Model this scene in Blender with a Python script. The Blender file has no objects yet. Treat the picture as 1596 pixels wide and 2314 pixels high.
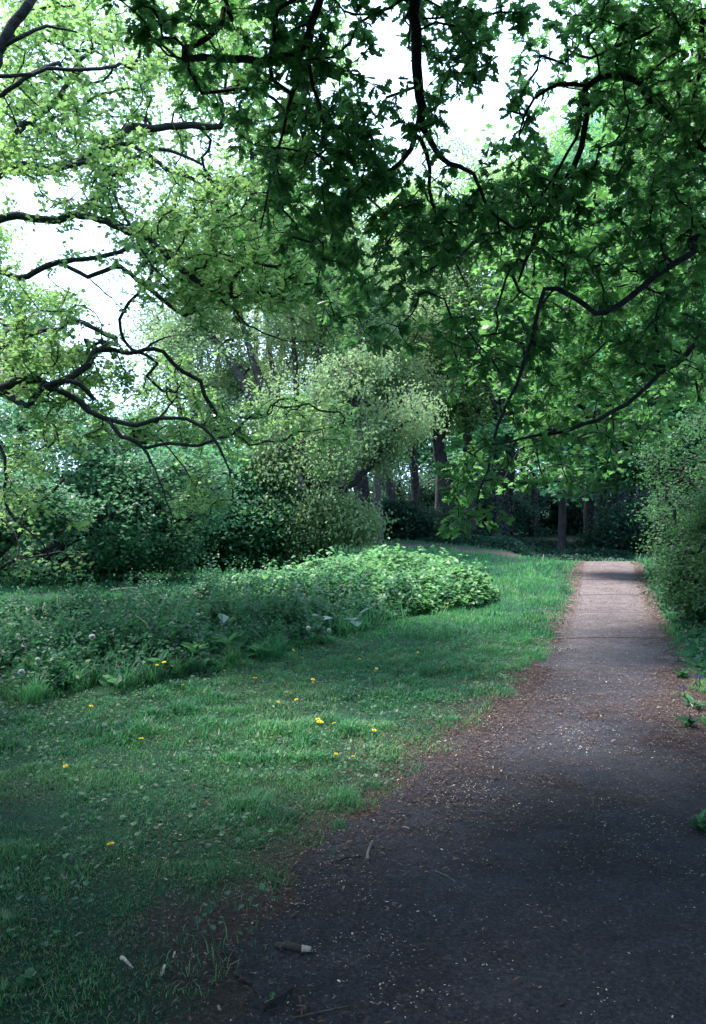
import bpy, math
import numpy as np
from mathutils import Vector, noise as mnoise

rng = np.random.default_rng(7)
C = bpy.context.scene.collection
# the lens: numbers read off the photograph (1596 x 2314 view), used to turn sight lines into places
F, CX, VH, EYE = 1800.0, 798.0, 1130.0, 1.6
def P(u, v, d):
    return np.array([(u-CX)/F*d, d, EYE+(VH-v)/F*d])
def A(*a): return np.array(a, float)

# ------------------------------------------------------------------ objects
def tag(o, label=None, cat=None, group=None, kind=None):
    if label: o['label'] = label
    if cat: o['category'] = cat
    if group: o['group'] = group
    if kind: o['kind'] = kind
    return o
def empty(name, loc, label=None, cat=None, group=None):
    o = bpy.data.objects.new(name, None); C.objects.link(o); o.location = tuple(loc)
    o.empty_display_size = .2
    return tag(o, label, cat, group)
def copy_tree(o, parent=None):
    c = o.copy(); C.objects.link(c); c.parent = parent
    for ch in list(o.children): copy_tree(ch, c)
    return c
def mesh(name, V, faces, mats, parent=None, tint=None, smooth=False, midx=None, uv=None):
    """faces: list of int arrays (n,k)"""
    me = bpy.data.meshes.new(name)
    V = np.asarray(V, np.float32)
    if parent is not None: V = V - np.array(parent.location, np.float32)
    faces = [np.asarray(f, np.int32) for f in faces if len(f)]
    nf = sum(len(f) for f in faces); nl = sum(f.size for f in faces)
    me.vertices.add(len(V)); me.loops.add(nl); me.polygons.add(nf)
    me.vertices.foreach_set('co', V.ravel())
    me.loops.foreach_set('vertex_index', np.concatenate([f.ravel() for f in faces]))
    st, p = [], 0
    for f in faces:
        st.append(p+np.arange(len(f))*f.shape[1]); p += f.size
    me.polygons.foreach_set('loop_start', np.concatenate(st).astype(np.int32))
    if not isinstance(mats, (list, tuple)): mats = [mats]
    for m in mats: me.materials.append(m)
    if midx is not None: me.polygons.foreach_set('material_index', np.asarray(midx, np.int32))
    me.polygons.foreach_set('use_smooth', np.full(nf, smooth))
    if tint is not None:
        a = me.attributes.new('tint', 'FLOAT', 'FACE'); a.data.foreach_set('value', np.asarray(tint, np.float32))
    me.update(calc_edges=True); me.validate()
    o = bpy.data.objects.new(name, me); C.objects.link(o)
    if parent is not None: o.parent = parent
    return o

# ------------------------------------------------------------------ materials
def newmat(name):
    m = bpy.data.materials.new(name); m.use_nodes = True
    nt = m.node_tree; nt.nodes.clear()
    out = nt.nodes.new('ShaderNodeOutputMaterial')
    return m, nt, out
def ramp(nt, stops, src):
    r = nt.nodes.new('ShaderNodeValToRGB'); e = r.color_ramp.elements
    while len(e) < len(stops): e.new(.5)
    for k, (p, c) in zip(e, stops): k.position = p; k.color = (*c, 1)
    nt.links.new(src, r.inputs[0]); return r.outputs[0]
def noisetex(nt, scale, detail=4, rough=.6, coord='Object', vec=None):
    n = nt.nodes.new('ShaderNodeTexNoise'); n.inputs['Scale'].default_value = scale
    n.inputs['Detail'].default_value = detail; n.inputs['Roughness'].default_value = rough
    if vec is None:
        t = nt.nodes.new('ShaderNodeTexCoord'); vec = t.outputs[coord]
    nt.links.new(vec, n.inputs['Vector']); return n.outputs['Fac']
def leafmat(name, stops, trans, tmix=.45, rough=.5, spec=.35):
    m, nt, out = newmat(name)
    a = nt.nodes.new('ShaderNodeAttribute'); a.attribute_name = 'tint'
    col = ramp(nt, stops, a.outputs['Fac'])
    p = nt.nodes.new('ShaderNodeBsdfPrincipled')
    nt.links.new(col, p.inputs['Base Color']); p.inputs['Roughness'].default_value = rough
    p.inputs['Specular IOR Level'].default_value = spec
    t = nt.nodes.new('ShaderNodeBsdfTranslucent')
    tc = ramp(nt, [(0, tuple(c*.75 for c in trans)), (1, tuple(min(1, c*1.2) for c in trans))], a.outputs['Fac'])
    nt.links.new(tc, t.inputs['Color'])
    mx = nt.nodes.new('ShaderNodeMixShader'); mx.inputs[0].default_value = tmix
    nt.links.new(p.outputs[0], mx.inputs[1]); nt.links.new(t.outputs[0], mx.inputs[2])
    nt.links.new(mx.outputs[0], out.inputs[0]); return m
def solid(name, stops, scale=8, rough=.85, bump=0, bscale=40, spec=.2):
    m, nt, out = newmat(name)
    p = nt.nodes.new('ShaderNodeBsdfPrincipled'); p.inputs['Roughness'].default_value = rough
    p.inputs['Specular IOR Level'].default_value = spec
    nt.links.new(ramp(nt, stops, noisetex(nt, scale)), p.inputs['Base Color'])
    if bump:
        b = nt.nodes.new('ShaderNodeBump'); b.inputs['Strength'].default_value = bump; b.inputs['Distance'].default_value = .02
        nt.links.new(noisetex(nt, bscale), b.inputs['Height']); nt.links.new(b.outputs[0], p.inputs['Normal'])
    nt.links.new(p.outputs[0], out.inputs[0]); return m
def tintmat(name, stops, rough=.9):
    m, nt, out = newmat(name)
    a = nt.nodes.new('ShaderNodeAttribute'); a.attribute_name = 'tint'
    p = nt.nodes.new('ShaderNodeBsdfPrincipled'); p.inputs['Roughness'].default_value = rough
    p.inputs['Specular IOR Level'].default_value = .2
    nt.links.new(ramp(nt, stops, a.outputs['Fac']), p.inputs['Base Color'])
    nt.links.new(p.outputs[0], out.inputs[0]); return m

M_bark_oak = solid('oak_bark', [(.3, (.018,.020,.026)), (.7, (.055,.055,.06))], 14, .9, .9, 30)
M_bark_grey = solid('grey_bark', [(.3, (.035,.033,.036)), (.7, (.10,.092,.09))], 6, .9, .8, 25)
M_bark_dark = solid('dark_bark', [(.3, (.022,.022,.026)), (.7, (.06,.055,.058))], 6, .9, .8, 25)
M_leaf_near = leafmat('oak_leaf', [(0, (.012,.046,.034)), (.6, (.026,.090,.042)), (1, (.06,.16,.05))], (.19,.50,.13), .44, .42)
M_leaf_left = leafmat('young_oak_leaf', [(0, (.04,.125,.045)), (.5, (.085,.20,.06)), (1, (.17,.29,.08))], (.31,.55,.17), .45, .5)
M_leaf_maple = leafmat('maple_leaf', [(0, (.018,.07,.03)), (.5, (.042,.13,.04)), (1, (.12,.25,.06))], (.19,.45,.11), .44, .45)
M_leaf_pale = leafmat('pale_spring_leaf', [(0, (.06,.12,.06)), (.5, (.13,.205,.10)), (1, (.24,.32,.16))], (.34,.52,.23), .42, .6)
M_leaf_wood = leafmat('woodland_leaf', [(0, (.035,.10,.036)), (.5, (.08,.175,.055)), (1, (.15,.26,.08))], (.34,.58,.16), .42, .5)
M_leaf_wood2 = leafmat('yellow_green_leaf', [(0, (.06,.13,.04)), (.5, (.13,.225,.075)), (1, (.22,.33,.11))], (.44,.64,.22), .45, .5)
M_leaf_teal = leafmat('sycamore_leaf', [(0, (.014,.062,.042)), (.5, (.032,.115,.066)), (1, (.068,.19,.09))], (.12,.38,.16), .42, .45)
M_leaf_hazel = leafmat('hazel_leaf', [(0, (.02,.07,.045)), (.5, (.045,.13,.075)), (1, (.09,.21,.11))], (.15,.38,.17), .38, .45)
M_leaf_haw = leafmat('hawthorn_leaf', [(0, (.012,.045,.028)), (.5, (.028,.088,.040)), (1, (.062,.155,.055))], (.10,.28,.09), .35, .5)
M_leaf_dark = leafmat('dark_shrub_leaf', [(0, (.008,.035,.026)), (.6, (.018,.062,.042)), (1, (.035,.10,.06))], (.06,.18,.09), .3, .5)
M_ivy = leafmat('ivy_leaf', [(0, (.006,.022,.018)), (1, (.02,.05,.034))], (.03,.09,.05), .2, .35)
M_bramble = leafmat('bramble_leaf', [(0, (.03,.11,.05)), (.5, (.075,.21,.085)), (1, (.17,.35,.15))], (.2,.46,.16), .35, .45)
M_weed = leafmat('nettle_leaf', [(0, (.008,.045,.034)), (.5, (.028,.11,.062)), (1, (.10,.25,.13))], (.10,.32,.12), .33, .45)
M_dock = leafmat('dock_leaf', [(0, (.02,.09,.05)), (1, (.06,.18,.08))], (.12,.36,.12), .35, .4)
M_burdock = leafmat('burdock_leaf', [(0, (.07,.17,.12)), (1, (.18,.30,.25))], (.2,.4,.2), .25, .35, .6)
M_grass = leafmat('grass_blade', [(0, (.005,.048,.042)), (.4, (.014,.118,.070)), (.78, (.045,.22,.10)), (.9, (.11,.24,.095)), (1, (.24,.25,.14))], (.12,.42,.14), .35, .42)
M_dry = tintmat('dry_stem', [(0, (.16,.15,.10)), (1, (.38,.35,.26))])
M_litter = tintmat('leaf_litter', [(0, (.028,.024,.030)), (.5, (.075,.05,.048)), (.85, (.13,.085,.072)), (1, (.30,.25,.22))])
M_chip = tintmat('pale_chip', [(0, (.35,.30,.26)), (1, (.75,.70,.64))], .7)
M_twig = solid('twig_wood', [(.3, (.06,.055,.055)), (.7, (.20,.18,.17))], 30)
M_straw = solid('pale_straw', [(.3, (.14,.15,.11)), (.7, (.30,.30,.22))], 30)
M_cut = solid('cut_wood', [(.35, (.26,.21,.18)), (.6, (.60,.52,.45))], 60, .8, .5, 90)
M_yellow = solid('dandelion_petals', [(.3, (.80,.56,.02)), (.7, (.90,.74,.06))], 60, .7)
M_stem = solid('flower_stem', [(.3, (.05,.13,.04)), (.7, (.10,.2,.06))], 60, .6)
M_fluff = leafmat('seed_fluff', [(0, (.8,.82,.8)), (1, (.9,.9,.88))], (.8,.82,.8), .5, .9)
M_blue = solid('bluebell_petals', [(.3, (.06,.06,.22)), (.7, (.10,.10,.32))], 60, .7)

# ------------------------------------------------------------------ terrain
DL = np.array([[-1.5,-.45],[0,-.4],[2.43,-.36],[2.82,-.30],[3.74,-.08],[4.11,.14],[4.72,.45],[5.65,.93],[7.02,1.57],[9.3,2.41],[13.1,3.62],[20.6,5.86],[25,7.1]])
DR = np.array([[-1.5,2.3],[2,2.3],[4.72,2.28],[5.65,2.45],[7.02,2.87],[9.3,3.6],[13.1,4.84],[20.6,7.35],[25,8.8]])
def xL(y): return np.interp(y, DL[:,0], DL[:,1])
def xR(y): return np.interp(y, DR[:,0], DR[:,1])
def sstep(a, b, t):
    t = np.clip((t-a)/(b-a), 0, 1); return t*t*(3-2*t)
def gz(x, y):
    x = np.asarray(x, float); y = np.asarray(y, float)
    z = .02*np.sin(x*.9+1.3)*np.sin(y*.7)*(1-sstep(xL(y)-2, xL(y), x))
    dip = sstep(20.4, 24, y)*sstep(4.6, 6.4, x)*(1-sstep(26, 34, y))
    return z-.55*dip
_H = np.random.default_rng(99).random(65536)
def vnoise(x, y, s=1.0, seed=0):       # cheap vectorised value noise 0..1
    x = np.asarray(x, float)*s+seed*17.3+500; y = np.asarray(y, float)*s+seed*5.1+500
    xi, yi = np.floor(x).astype(int), np.floor(y).astype(int); fx, fy = x-xi, y-yi
    fx = fx*fx*(3-2*fx); fy = fy*fy*(3-2*fy)
    h = lambda a, b: _H[(a*7919+b*104729+seed*31) % 65536]
    return (h(xi,yi)*(1-fx)+h(xi+1,yi)*fx)*(1-fy)+(h(xi,yi+1)*(1-fx)+h(xi+1,yi+1)*fx)*fy
def vnoise3(p, s=1.0, seed=0):
    return (vnoise(p[:,0]+p[:,2]*.37, p[:,1], s, seed)+vnoise(p[:,1], p[:,2], s, seed+1)+vnoise(p[:,0], p[:,2]-p[:,1]*.23, s, seed+2))/3

def make_ground():
    xs = np.concatenate([-np.geomspace(150, 16, 14), np.arange(-15, 15.01, .25), np.geomspace(16, 150, 14)])
    ys = np.concatenate([-np.geomspace(60, 4, 8), np.arange(-3, 34.01, .25), np.geomspace(36, 320, 18)])
    X, Y = np.meshgrid(xs, ys); V = np.stack([X.ravel(), Y.ravel(), gz(X, Y).ravel()], 1)
    nx, ny = len(xs), len(ys)
    i = (np.arange(ny-1)[:,None]*nx+np.arange(nx-1)).ravel()
    f = np.stack([i, i+1, i+nx+1, i+nx], 1)
    m, nt, out = newmat('meadow_soil')
    p = nt.nodes.new('ShaderNodeBsdfPrincipled'); p.inputs['Roughness'].default_value = .95; p.inputs['Specular IOR Level'].default_value = .1
    a = nt.nodes.new('ShaderNodeAttribute'); a.attribute_name = 'bare'
    g = ramp(nt, [(.35, (.006,.022,.018)), (.5, (.016,.055,.034)), (.65, (.05,.09,.05))], noisetex(nt, 45, 6, .8))
    s = ramp(nt, [(.35, (.018,.016,.020)), (.5, (.050,.040,.042)), (.65, (.13,.10,.09))], noisetex(nt, 55, 7, .9))
    mx = nt.nodes.new('ShaderNodeMix'); mx.data_type = 'RGBA'
    nt.links.new(a.outputs['Fac'], mx.inputs[0]); nt.links.new(g, mx.inputs[6]); nt.links.new(s, mx.inputs[7])
    nt.links.new(mx.outputs[2], p.inputs['Base Color'])
    b = nt.nodes.new('ShaderNodeBump'); b.inputs['Strength'].default_value = .6; b.inputs['Distance'].default_value = .02
    nt.links.new(noisetex(nt, 35, 6, .7), b.inputs['Height']); nt.links.new(b.outputs[0], p.inputs['Normal'])
    nt.links.new(p.outputs[0], out.inputs[0])
    o = mesh('ground', V, [f], m, smooth=True); tag(o, kind='structure')
    x, y = V[:,0], V[:,1]
    e = np.minimum(np.abs(x-xL(y)), np.abs(x-xR(y)))
    bare = np.clip(1.2-e/.35, 0, 1)*(y < 26)
    bare = np.maximum(bare, (y < 7)*(x < xL(y))*sstep(.55, .75, vnoise(x, y, 1.6, 3))*np.clip((4.6-y)/1.5, 0, 1))
    bare = np.maximum(bare, ((x > xR(y))*(y < 6.3)).astype(float)*.8)
    bare = np.maximum(bare, sstep(24, 27, y)*sstep(-4, 0, x)*(y < 34)*.8)
    bare = np.maximum(bare, np.exp(-(((x+2.2)/1.8)**2+((y-20.5)/1.6)**2)))
    at = o.data.attributes.new('bare', 'FLOAT', 'POINT'); at.data.foreach_set('value', bare.astype(np.float32))
make_ground()

def make_path():
    ys = np.arange(-1.5, 24.6, .045); nx = 13
    V = []
    for k in range(nx):
        t = k/(nx-1)
        l = xL(ys)-.03+.13*(vnoise(ys, 0*ys, 3, 5)-.5)*2+.08*(vnoise(ys, 0*ys, 9, 6)-.5)*2+.06*(vnoise(ys, 0*ys, 21, 16)-.5)*2
        r = xR(ys)+.02+.07*(vnoise(ys, 0*ys+9, 3, 7)-.5)*2+.04*(vnoise(ys, 0*ys+4, 9, 6)-.5)*2
        x = l*(1-t)+r*t
        V.append(np.stack([x, ys, gz(x, ys)+.006+.012*math.sin(math.pi*t)], 1))
    V = np.stack(V, 1).reshape(-1, 3); ny = len(ys)
    i = (np.arange(ny-1)[:,None]*nx+np.arange(nx-1)).ravel()
    f = np.stack([i, i+1, i+nx+1, i+nx], 1)
    m, nt, out = newmat('tarmac_painted_sun')
    N, L = nt.nodes.new, nt.links.new
    p = N('ShaderNodeBsdfPrincipled'); p.inputs['Roughness'].default_value = .85; p.inputs['Specular IOR Level'].default_value = .25
    tc = N('ShaderNodeTexCoord'); sx = N('ShaderNodeSeparateXYZ'); L(tc.outputs['Object'], sx.inputs[0])
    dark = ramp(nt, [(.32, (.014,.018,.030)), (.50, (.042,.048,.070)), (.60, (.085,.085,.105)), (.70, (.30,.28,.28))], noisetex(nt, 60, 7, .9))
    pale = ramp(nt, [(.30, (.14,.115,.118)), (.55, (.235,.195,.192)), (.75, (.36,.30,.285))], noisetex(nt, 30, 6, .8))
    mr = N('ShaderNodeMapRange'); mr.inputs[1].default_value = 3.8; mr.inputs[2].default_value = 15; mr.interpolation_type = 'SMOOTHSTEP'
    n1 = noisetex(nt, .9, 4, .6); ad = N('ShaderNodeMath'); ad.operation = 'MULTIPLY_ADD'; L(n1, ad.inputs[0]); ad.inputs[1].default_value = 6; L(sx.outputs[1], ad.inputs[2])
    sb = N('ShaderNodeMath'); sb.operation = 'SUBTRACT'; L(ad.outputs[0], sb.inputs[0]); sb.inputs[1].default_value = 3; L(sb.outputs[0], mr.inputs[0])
    mx = N('ShaderNodeMix'); mx.data_type = 'RGBA'; L(mr.outputs[0], mx.inputs[0]); L(dark, mx.inputs[6]); L(pale, mx.inputs[7])  # far end paler: sunlight and thicker litter painted into the tarmac colour
    # blotches of damp / leaf stain
    st = ramp(nt, [(.35, (.7,.68,.7)), (.6, (1,1,1))], noisetex(nt, 1.7, 5, .65))
    mu = N('ShaderNodeMix'); mu.data_type = 'RGBA'; mu.blend_type = 'MULTIPLY'; mu.inputs[0].default_value = 1; L(mx.outputs[2], mu.inputs[6]); L(st, mu.inputs[7])
    vo = N('ShaderNodeTexVoronoi'); vo.inputs['Scale'].default_value = 85; L(tc.outputs['Object'], vo.inputs['Vector'])
    vs = N('ShaderNodeSeparateColor'); L(vo.outputs['Color'], vs.inputs[0])
    gr = ramp(nt, [(.0, (.55,.56,.60)), (.7, (1,1,1)), (.93, (1.0,1.0,1.0)), (1, (1,1,1))], vs.outputs[0])
    mo = ramp(nt, [(.35, (.62,.62,.66)), (.65, (1,1,1))], noisetex(nt, 9, 6, .75))
    q1 = N('ShaderNodeMix'); q1.data_type = 'RGBA'; q1.blend_type = 'MULTIPLY'; q1.inputs[0].default_value = 1; L(mu.outputs[2], q1.inputs[6]); L(gr, q1.inputs[7])
    mu = N('ShaderNodeMix'); mu.data_type = 'RGBA'; mu.blend_type = 'MULTIPLY'; mu.inputs[0].default_value = 1; L(q1.outputs[2], mu.inputs[6]); L(mo, mu.inputs[7])
    # joints across the tarmac
    prev = None
    nj = noisetex(nt, 2.2, 5, .7)
    for yj, w in ((9.15, .045), (11.2, .02), (13.3, .06), (15.9, .07), (5.95, .012)):
        a1 = N('ShaderNodeMath'); a1.operation = 'MULTIPLY_ADD'; L(nj, a1.inputs[0]); a1.inputs[1].default_value = .12; a1.inputs[2].default_value = -.06-yj
        a2 = N('ShaderNodeMath'); a2.operation = 'ADD'; L(a1.outputs[0], a2.inputs[0]); L(sx.outputs[1], a2.inputs[1])
        a3 = N('ShaderNodeMath'); a3.operation = 'ABSOLUTE'; L(a2.outputs[0], a3.inputs[0])
        a4 = N('ShaderNodeMath'); a4.operation = 'DIVIDE'; L(a3.outputs[0], a4.inputs[0]); a4.inputs[1].default_value = w
        if prev is None: prev = a4.outputs[0]
        else:
            q = N('ShaderNodeMath'); q.operation = 'MINIMUM'; L(prev, q.inputs[0]); L(a4.outputs[0], q.inputs[1]); prev = q.outputs[0]
    jr = ramp(nt, [(.4, (.22,.21,.25)), (1, (1,1,1))], prev)
    m2 = N('ShaderNodeMix'); m2.data_type = 'RGBA'; m2.blend_type = 'MULTIPLY'; m2.inputs[0].default_value = 1; L(mu.outputs[2], m2.inputs[6]); L(jr, m2.inputs[7])
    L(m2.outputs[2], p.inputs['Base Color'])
    b = N('ShaderNodeBump'); b.inputs['Strength'].default_value = .9; b.inputs['Distance'].default_value = .010
    L(noisetex(nt, 120, 5, .8), b.inputs['Height']); L(b.outputs[0], p.inputs['Normal'])
    L(p.outputs[0], out.inputs[0])
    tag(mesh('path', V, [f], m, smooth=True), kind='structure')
    # trodden earth track leaving to the left beyond the crest
    c = np.array([P(1290,1266,0)*0+A(6.6,22.3,0), A(5.3,22.6,0), A(4.4,23.6,0), A(3.4,25.6,0), A(2.6,27.6,0), A(1.0,29.5,0), A(-3,31,0), A(-9,32,0)])
    c = catmull(c, .3); t = np.gradient(c, axis=0); t /= np.linalg.norm(t, axis=1)[:,None]; n = np.stack([-t[:,1], t[:,0]], 1)
    V = []
    for k in range(7):
        w = (k/6-.5)*1.5*(1+.25*(vnoise(c[:,0], c[:,1], 2, k > 3)-.5))
        q = c[:,:2]+n*w[:,None]; V.append(np.stack([q[:,0], q[:,1], gz(q[:,0], q[:,1])+.012], 1))
    V = np.stack(V, 1).reshape(-1, 3); ny = len(c); nx = 7
    i = (np.arange(ny-1)[:,None]*nx+np.arange(nx-1)).ravel(); f = np.stack([i, i+1, i+nx+1, i+nx], 1)
    tag(mesh('dirt_path', V, [f], solid('trodden_earth', [(.3, (.05,.038,.038)), (.7, (.13,.095,.09))], 9, .95, .4), smooth=True), kind='structure')

def catmull(p, step):
    p = np.asarray(p, float)
    if len(p) < 2: return p
    q = np.vstack([2*p[0]-p[1], p, 2*p[-1]-p[-2]]); out = []
    for i in range(1, len(q)-2):
        n = max(1, int(math.ceil(np.linalg.norm(q[i+1]-q[i])/step)))
        t = (np.arange(n)/n)[:,None]
        out.append(.5*((2*q[i])+(-q[i-1]+q[i+1])*t+(2*q[i-1]-5*q[i]+4*q[i+1]-q[i+2])*t**2+(-q[i-1]+3*q[i]-3*q[i+1]+q[i+2])*t**3))
    out.append(p[-1:]); return np.vstack(out)
make_path()

# ------------------------------------------------------------------ branching
class Skel:
    def __init__(s, cap=60000):
        s.p = np.zeros((cap, 3)); s.par = np.full(cap, -1); s.r = np.zeros(cap); s.g = np.zeros(cap, int); s.n = 0; s.tips = []
    def add(s, pts, par, r=None, g=0):
        k = len(pts); a = s.n
        s.p[a:a+k] = pts; s.par[a:a+k] = [par]+list(range(a, a+k-1)); s.g[a:a+k] = g
        if r is not None: s.r[a:a+k] = r
        s.n += k; return a+k-1
    def near(s, q):
        d = np.sum((s.p[:s.n]-q)**2, 1); i = int(np.argmin(d)); return i, math.sqrt(d[i])
    def limb(s, pts, r0, r1, g=1, wob=.02, step=.12, root=False):
        c = catmull(pts, step); k = len(c)
        c[1:-1] += np.cumsum(rng.normal(0, wob*.35, (max(k-2, 0), 3)), 0)*0+rng.normal(0, wob*.5, (max(k-2, 0), 3))
        r = r0+(r1-r0)*np.linspace(0, 1, k)
        par = -1 if root or s.n == 0 else s.near(c[0])[0]
        return s.add(c, par, r, g)
    def grow(s, att, step=.15, bend=.18, sag=.0, maxlen=9e9):
        att = np.asarray(att)
        base = s.p[:s.n].copy()
        d = np.array([np.min(np.sum((base-a)**2, 1)) for a in att])
        for a in att[np.argsort(d)]:
            i, L = s.near(a)
            if L > maxlen: continue
            b = s.p[i]; n = max(1, int(math.ceil(L/step)))
            t = (np.arange(1, n+1)/n)[:,None]
            v = rng.normal(0, 1, 3); w = a-b; v -= w*np.dot(v, w)/max(L*L, 1e-6); v /= np.linalg.norm(v)+1e-9
            pts = b+w*t+v*(np.sin(math.pi*t)*bend*L)+A(0,0,1)*(np.sin(math.pi*t)*sag*L)
            if n > 2: pts[:-1] += rng.normal(0, .07*step, (n-1, 3))
            s.tips.append(s.add(pts, i))
    def solve(s, rtip=.0035, ex=.46):
        n = s.n; w = np.zeros(n); w[s.tips] = 1; par = s.par[:n]
        has = np.zeros(n, bool); has[par[par >= 0]] = True
        w[~has] = np.maximum(w[~has], 1)
        main = np.full(n, -1); best = np.zeros(n)
        for i in range(n-1, -1, -1):
            q = par[i]
            if q >= 0:
                w[q] += w[i]
                if w[i]+(s.r[i] > 0)*1e6 > best[q]: best[q] = w[i]+(s.r[i] > 0)*1e6; main[q] = i
        s.w = w; s.main = main; s.rad = np.maximum(s.r[:n], rtip*w**ex)
        for i in range(n):      # never thicker than what carries it
            q = par[i]
            if q >= 0 and s.rad[i] > s.rad[q]: s.rad[i] = s.rad[q]
    def tubes(s, sel, sides):
        """edges parent->i for the chosen nodes i"""
        n = s.n; par = s.par[:n]; P_ = s.p[:n]
        idx = np.where(sel & (par >= 0))[0]
        if not len(idx): return np.zeros((0,3)), np.zeros((0,4), int)
        t = P_[idx]-P_[par[idx]]; t /= np.linalg.norm(t, axis=1)[:,None]+1e-9
        tn = np.zeros((n,3)); tn[idx] = t
        # smoothed tangent at node: own edge + main child's edge
        mc = s.main; sm = tn.copy(); ok = mc >= 0; sm[ok] += tn[np.where(ok, mc, 0)][ok]
        sm /= np.linalg.norm(sm, axis=1)[:,None]+1e-9
        def rings(c, r, t):
            ref = np.tile(A(.31,.89,.33), (len(c), 1))
            X = np.cross(t, ref); X /= np.linalg.norm(X, axis=1)[:,None]+1e-9; Y = np.cross(t, X)
            a = np.arange(sides)/sides*2*math.pi
            return c[:,None]+r[:,None,None]*(np.cos(a)[None,:,None]*X[:,None]+np.sin(a)[None,:,None]*Y[:,None])
        R1 = rings(P_[idx], s.rad[idx], sm[idx])
        pr = par[idx]; ismain = (s.main[pr] == idx)
        tt = np.where(ismain[:,None] & (np.abs(sm[pr]).sum(1) > 0)[:,None], sm[pr], t)
        rr = np.where(ismain, s.rad[pr], s.rad[idx])
        rr = np.where(s.par[pr] < 0, s.rad[pr]*(ismain)+rr*(~ismain), rr)
        R0 = rings(P_[pr], rr, tt)
        m = len(idx); V = np.concatenate([R0.reshape(-1,3), R1.reshape(-1,3)])
        k = np.arange(sides); k2 = (k+1) % sides; o = (np.arange(m)*sides)[:,None]
        f = np.stack([o+k, o+k2, m*sides+o+k2, m*sides+o+k], 2).reshape(-1, 4)
        return V, f

def wood_parts(s, names, mat, root, big=10, small=4, thick=.014):
    """each limb is one part that carries its own branchlets"""
    g = s.g[:s.n].copy()
    for i in range(s.n):
        if g[i] == 0: g[i] = g[s.par[i]]
    for k, nm in names:
        a = (g == k); V1, f1 = s.tubes(a & (s.rad > thick), big); V2, f2 = s.tubes(a & (s.rad <= thick), small)
        if len(f1)+len(f2): mesh(nm, np.vstack([V1, V2]), [np.vstack([f1, f2+len(V1)])], mat, root, smooth=True)
# leaf templates: (x along, y across, z up) and faces
def tmpl_oak():
    h = [(.0,0),(.14,.04),(.26,.19),(.35,.09),(.46,.31),(.56,.13),(.70,.33),(.79,.15),(.93,.17),(1.0,.0)]
    up = [(x, y, .18*y+.06*math.sin(x*3)-.12*x*x) for x, y in h]
    lo = [(x, -y, .18*y+.06*math.sin(x*3)-.12*x*x) for x, y in h[1:-1]]
    V = np.array(up+lo)
    a = list(range(10)); b = [0]+list(range(10, 18))+[9]
    return V, [np.array([a[::-1], b])]
def tmpl_broad(w=.42):
    V = np.array([(0,0,0),(.3,w,.08),(.72,w*.7,.03),(1,0,-.12),(.72,-w*.7,.03),(.3,-w,.08)])
    return V, [np.array([[0,3,2,1],[0,5,4,3]])]
def tmpl_small(w=.36):
    V = np.array([(0,0,0),(.45,w,.1),(1,0,-.05),(.45,-w,.1)]); return V, [np.array([[0,2,1],[0,3,2]])]
T_OAK, T_BROAD, T_SMALL, T_LONG = tmpl_oak(), tmpl_broad(), tmpl_small(), tmpl_broad(.17)
def T_STAR():
    n = 15; r = [1 if k % 3 == 0 else (.62 if k % 3 == 1 else .62) for k in range(n)]
    V = [(.45+.55*r[k]*math.cos(2*math.pi*k/n), .55*r[k]*math.sin(2*math.pi*k/n), -.1*r[k]**2) for k in range(n)]
    return np.array(V), [np.array([list(range(n))])]
T_STAR = T_STAR()
def leaves(name, pos, ax, nrm, size, tm, mat, parent, tint):
    T, fs = tm; n = len(pos); k = len(T)
    ax = ax/(np.linalg.norm(ax, axis=1)[:,None]+1e-9)
    B = np.cross(nrm, ax); B /= np.linalg.norm(B, axis=1)[:,None]+1e-9; N = np.cross(ax, B)
    V = pos[:,None]+size[:,None,None]*(T[None,:,0:1]*ax[:,None]+T[None,:,1:2]*B[:,None]+T[None,:,2:3]*N[:,None])
    o = (np.arange(n)*k)[:,None,None]
    F_ = [(o+f[None]).reshape(-1, f.shape[1]) for f in fs]
    tt = np.concatenate([np.repeat(tint, len(f)) for f in fs])
    return mesh(name, V.reshape(-1,3), F_, mat, parent, np.clip(tt, 0, 1))
def dirs(n, up=-.15, s=.35, rg=None):
    a = rng.uniform(0, 2*math.pi, n); e = rng.normal(up, s, n)
    return np.stack([np.cos(a)*np.cos(e), np.sin(a)*np.cos(e), np.sin(e)], 1)
def ups(n, s=.45):
    v = rng.normal(0, s, (n, 3)); v[:,2] += 1; return v/np.linalg.norm(v, axis=1)[:,None]

def in_frame(p, pad=60):
    d = np.maximum(p[:,1], .01); u = CX+p[:,0]/d*F; v = VH-(p[:,2]-EYE)/d*F
    return (p[:,1] > .3) & (u > -pad) & (u < 1596+pad) & (v > -pad) & (v < 2314+pad)

def from_grid(grid, dnear, dfar, per, seed, clump=1.6, v0=0, dpow=1.0, thr0=.60):
    out = []
    rows = [r.split() for r in grid.strip().split('\n')]
    for j, r in enumerate(rows):
        for i, c in enumerate(r):
            c = float(c)
            if c <= 0: continue
            n = rng.poisson(per*(c/9)**1.25*2)
            u = (i+rng.random(n))*100; v = v0+(j+rng.random(n))*100
            lo = dnear(u, v); hi = dfar(u, v)
            d = lo+(hi-lo)*rng.random(n)**(1/dpow)
            p = np.stack([(u-CX)/F*d, d, EYE+(VH-v)/F*d], 1)
            nz = vnoise3(p, clump, seed)
            p = p[nz > thr0-(thr0-.41)*(c/9)]
            out.append(p)
    return np.vstack(out)

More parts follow.
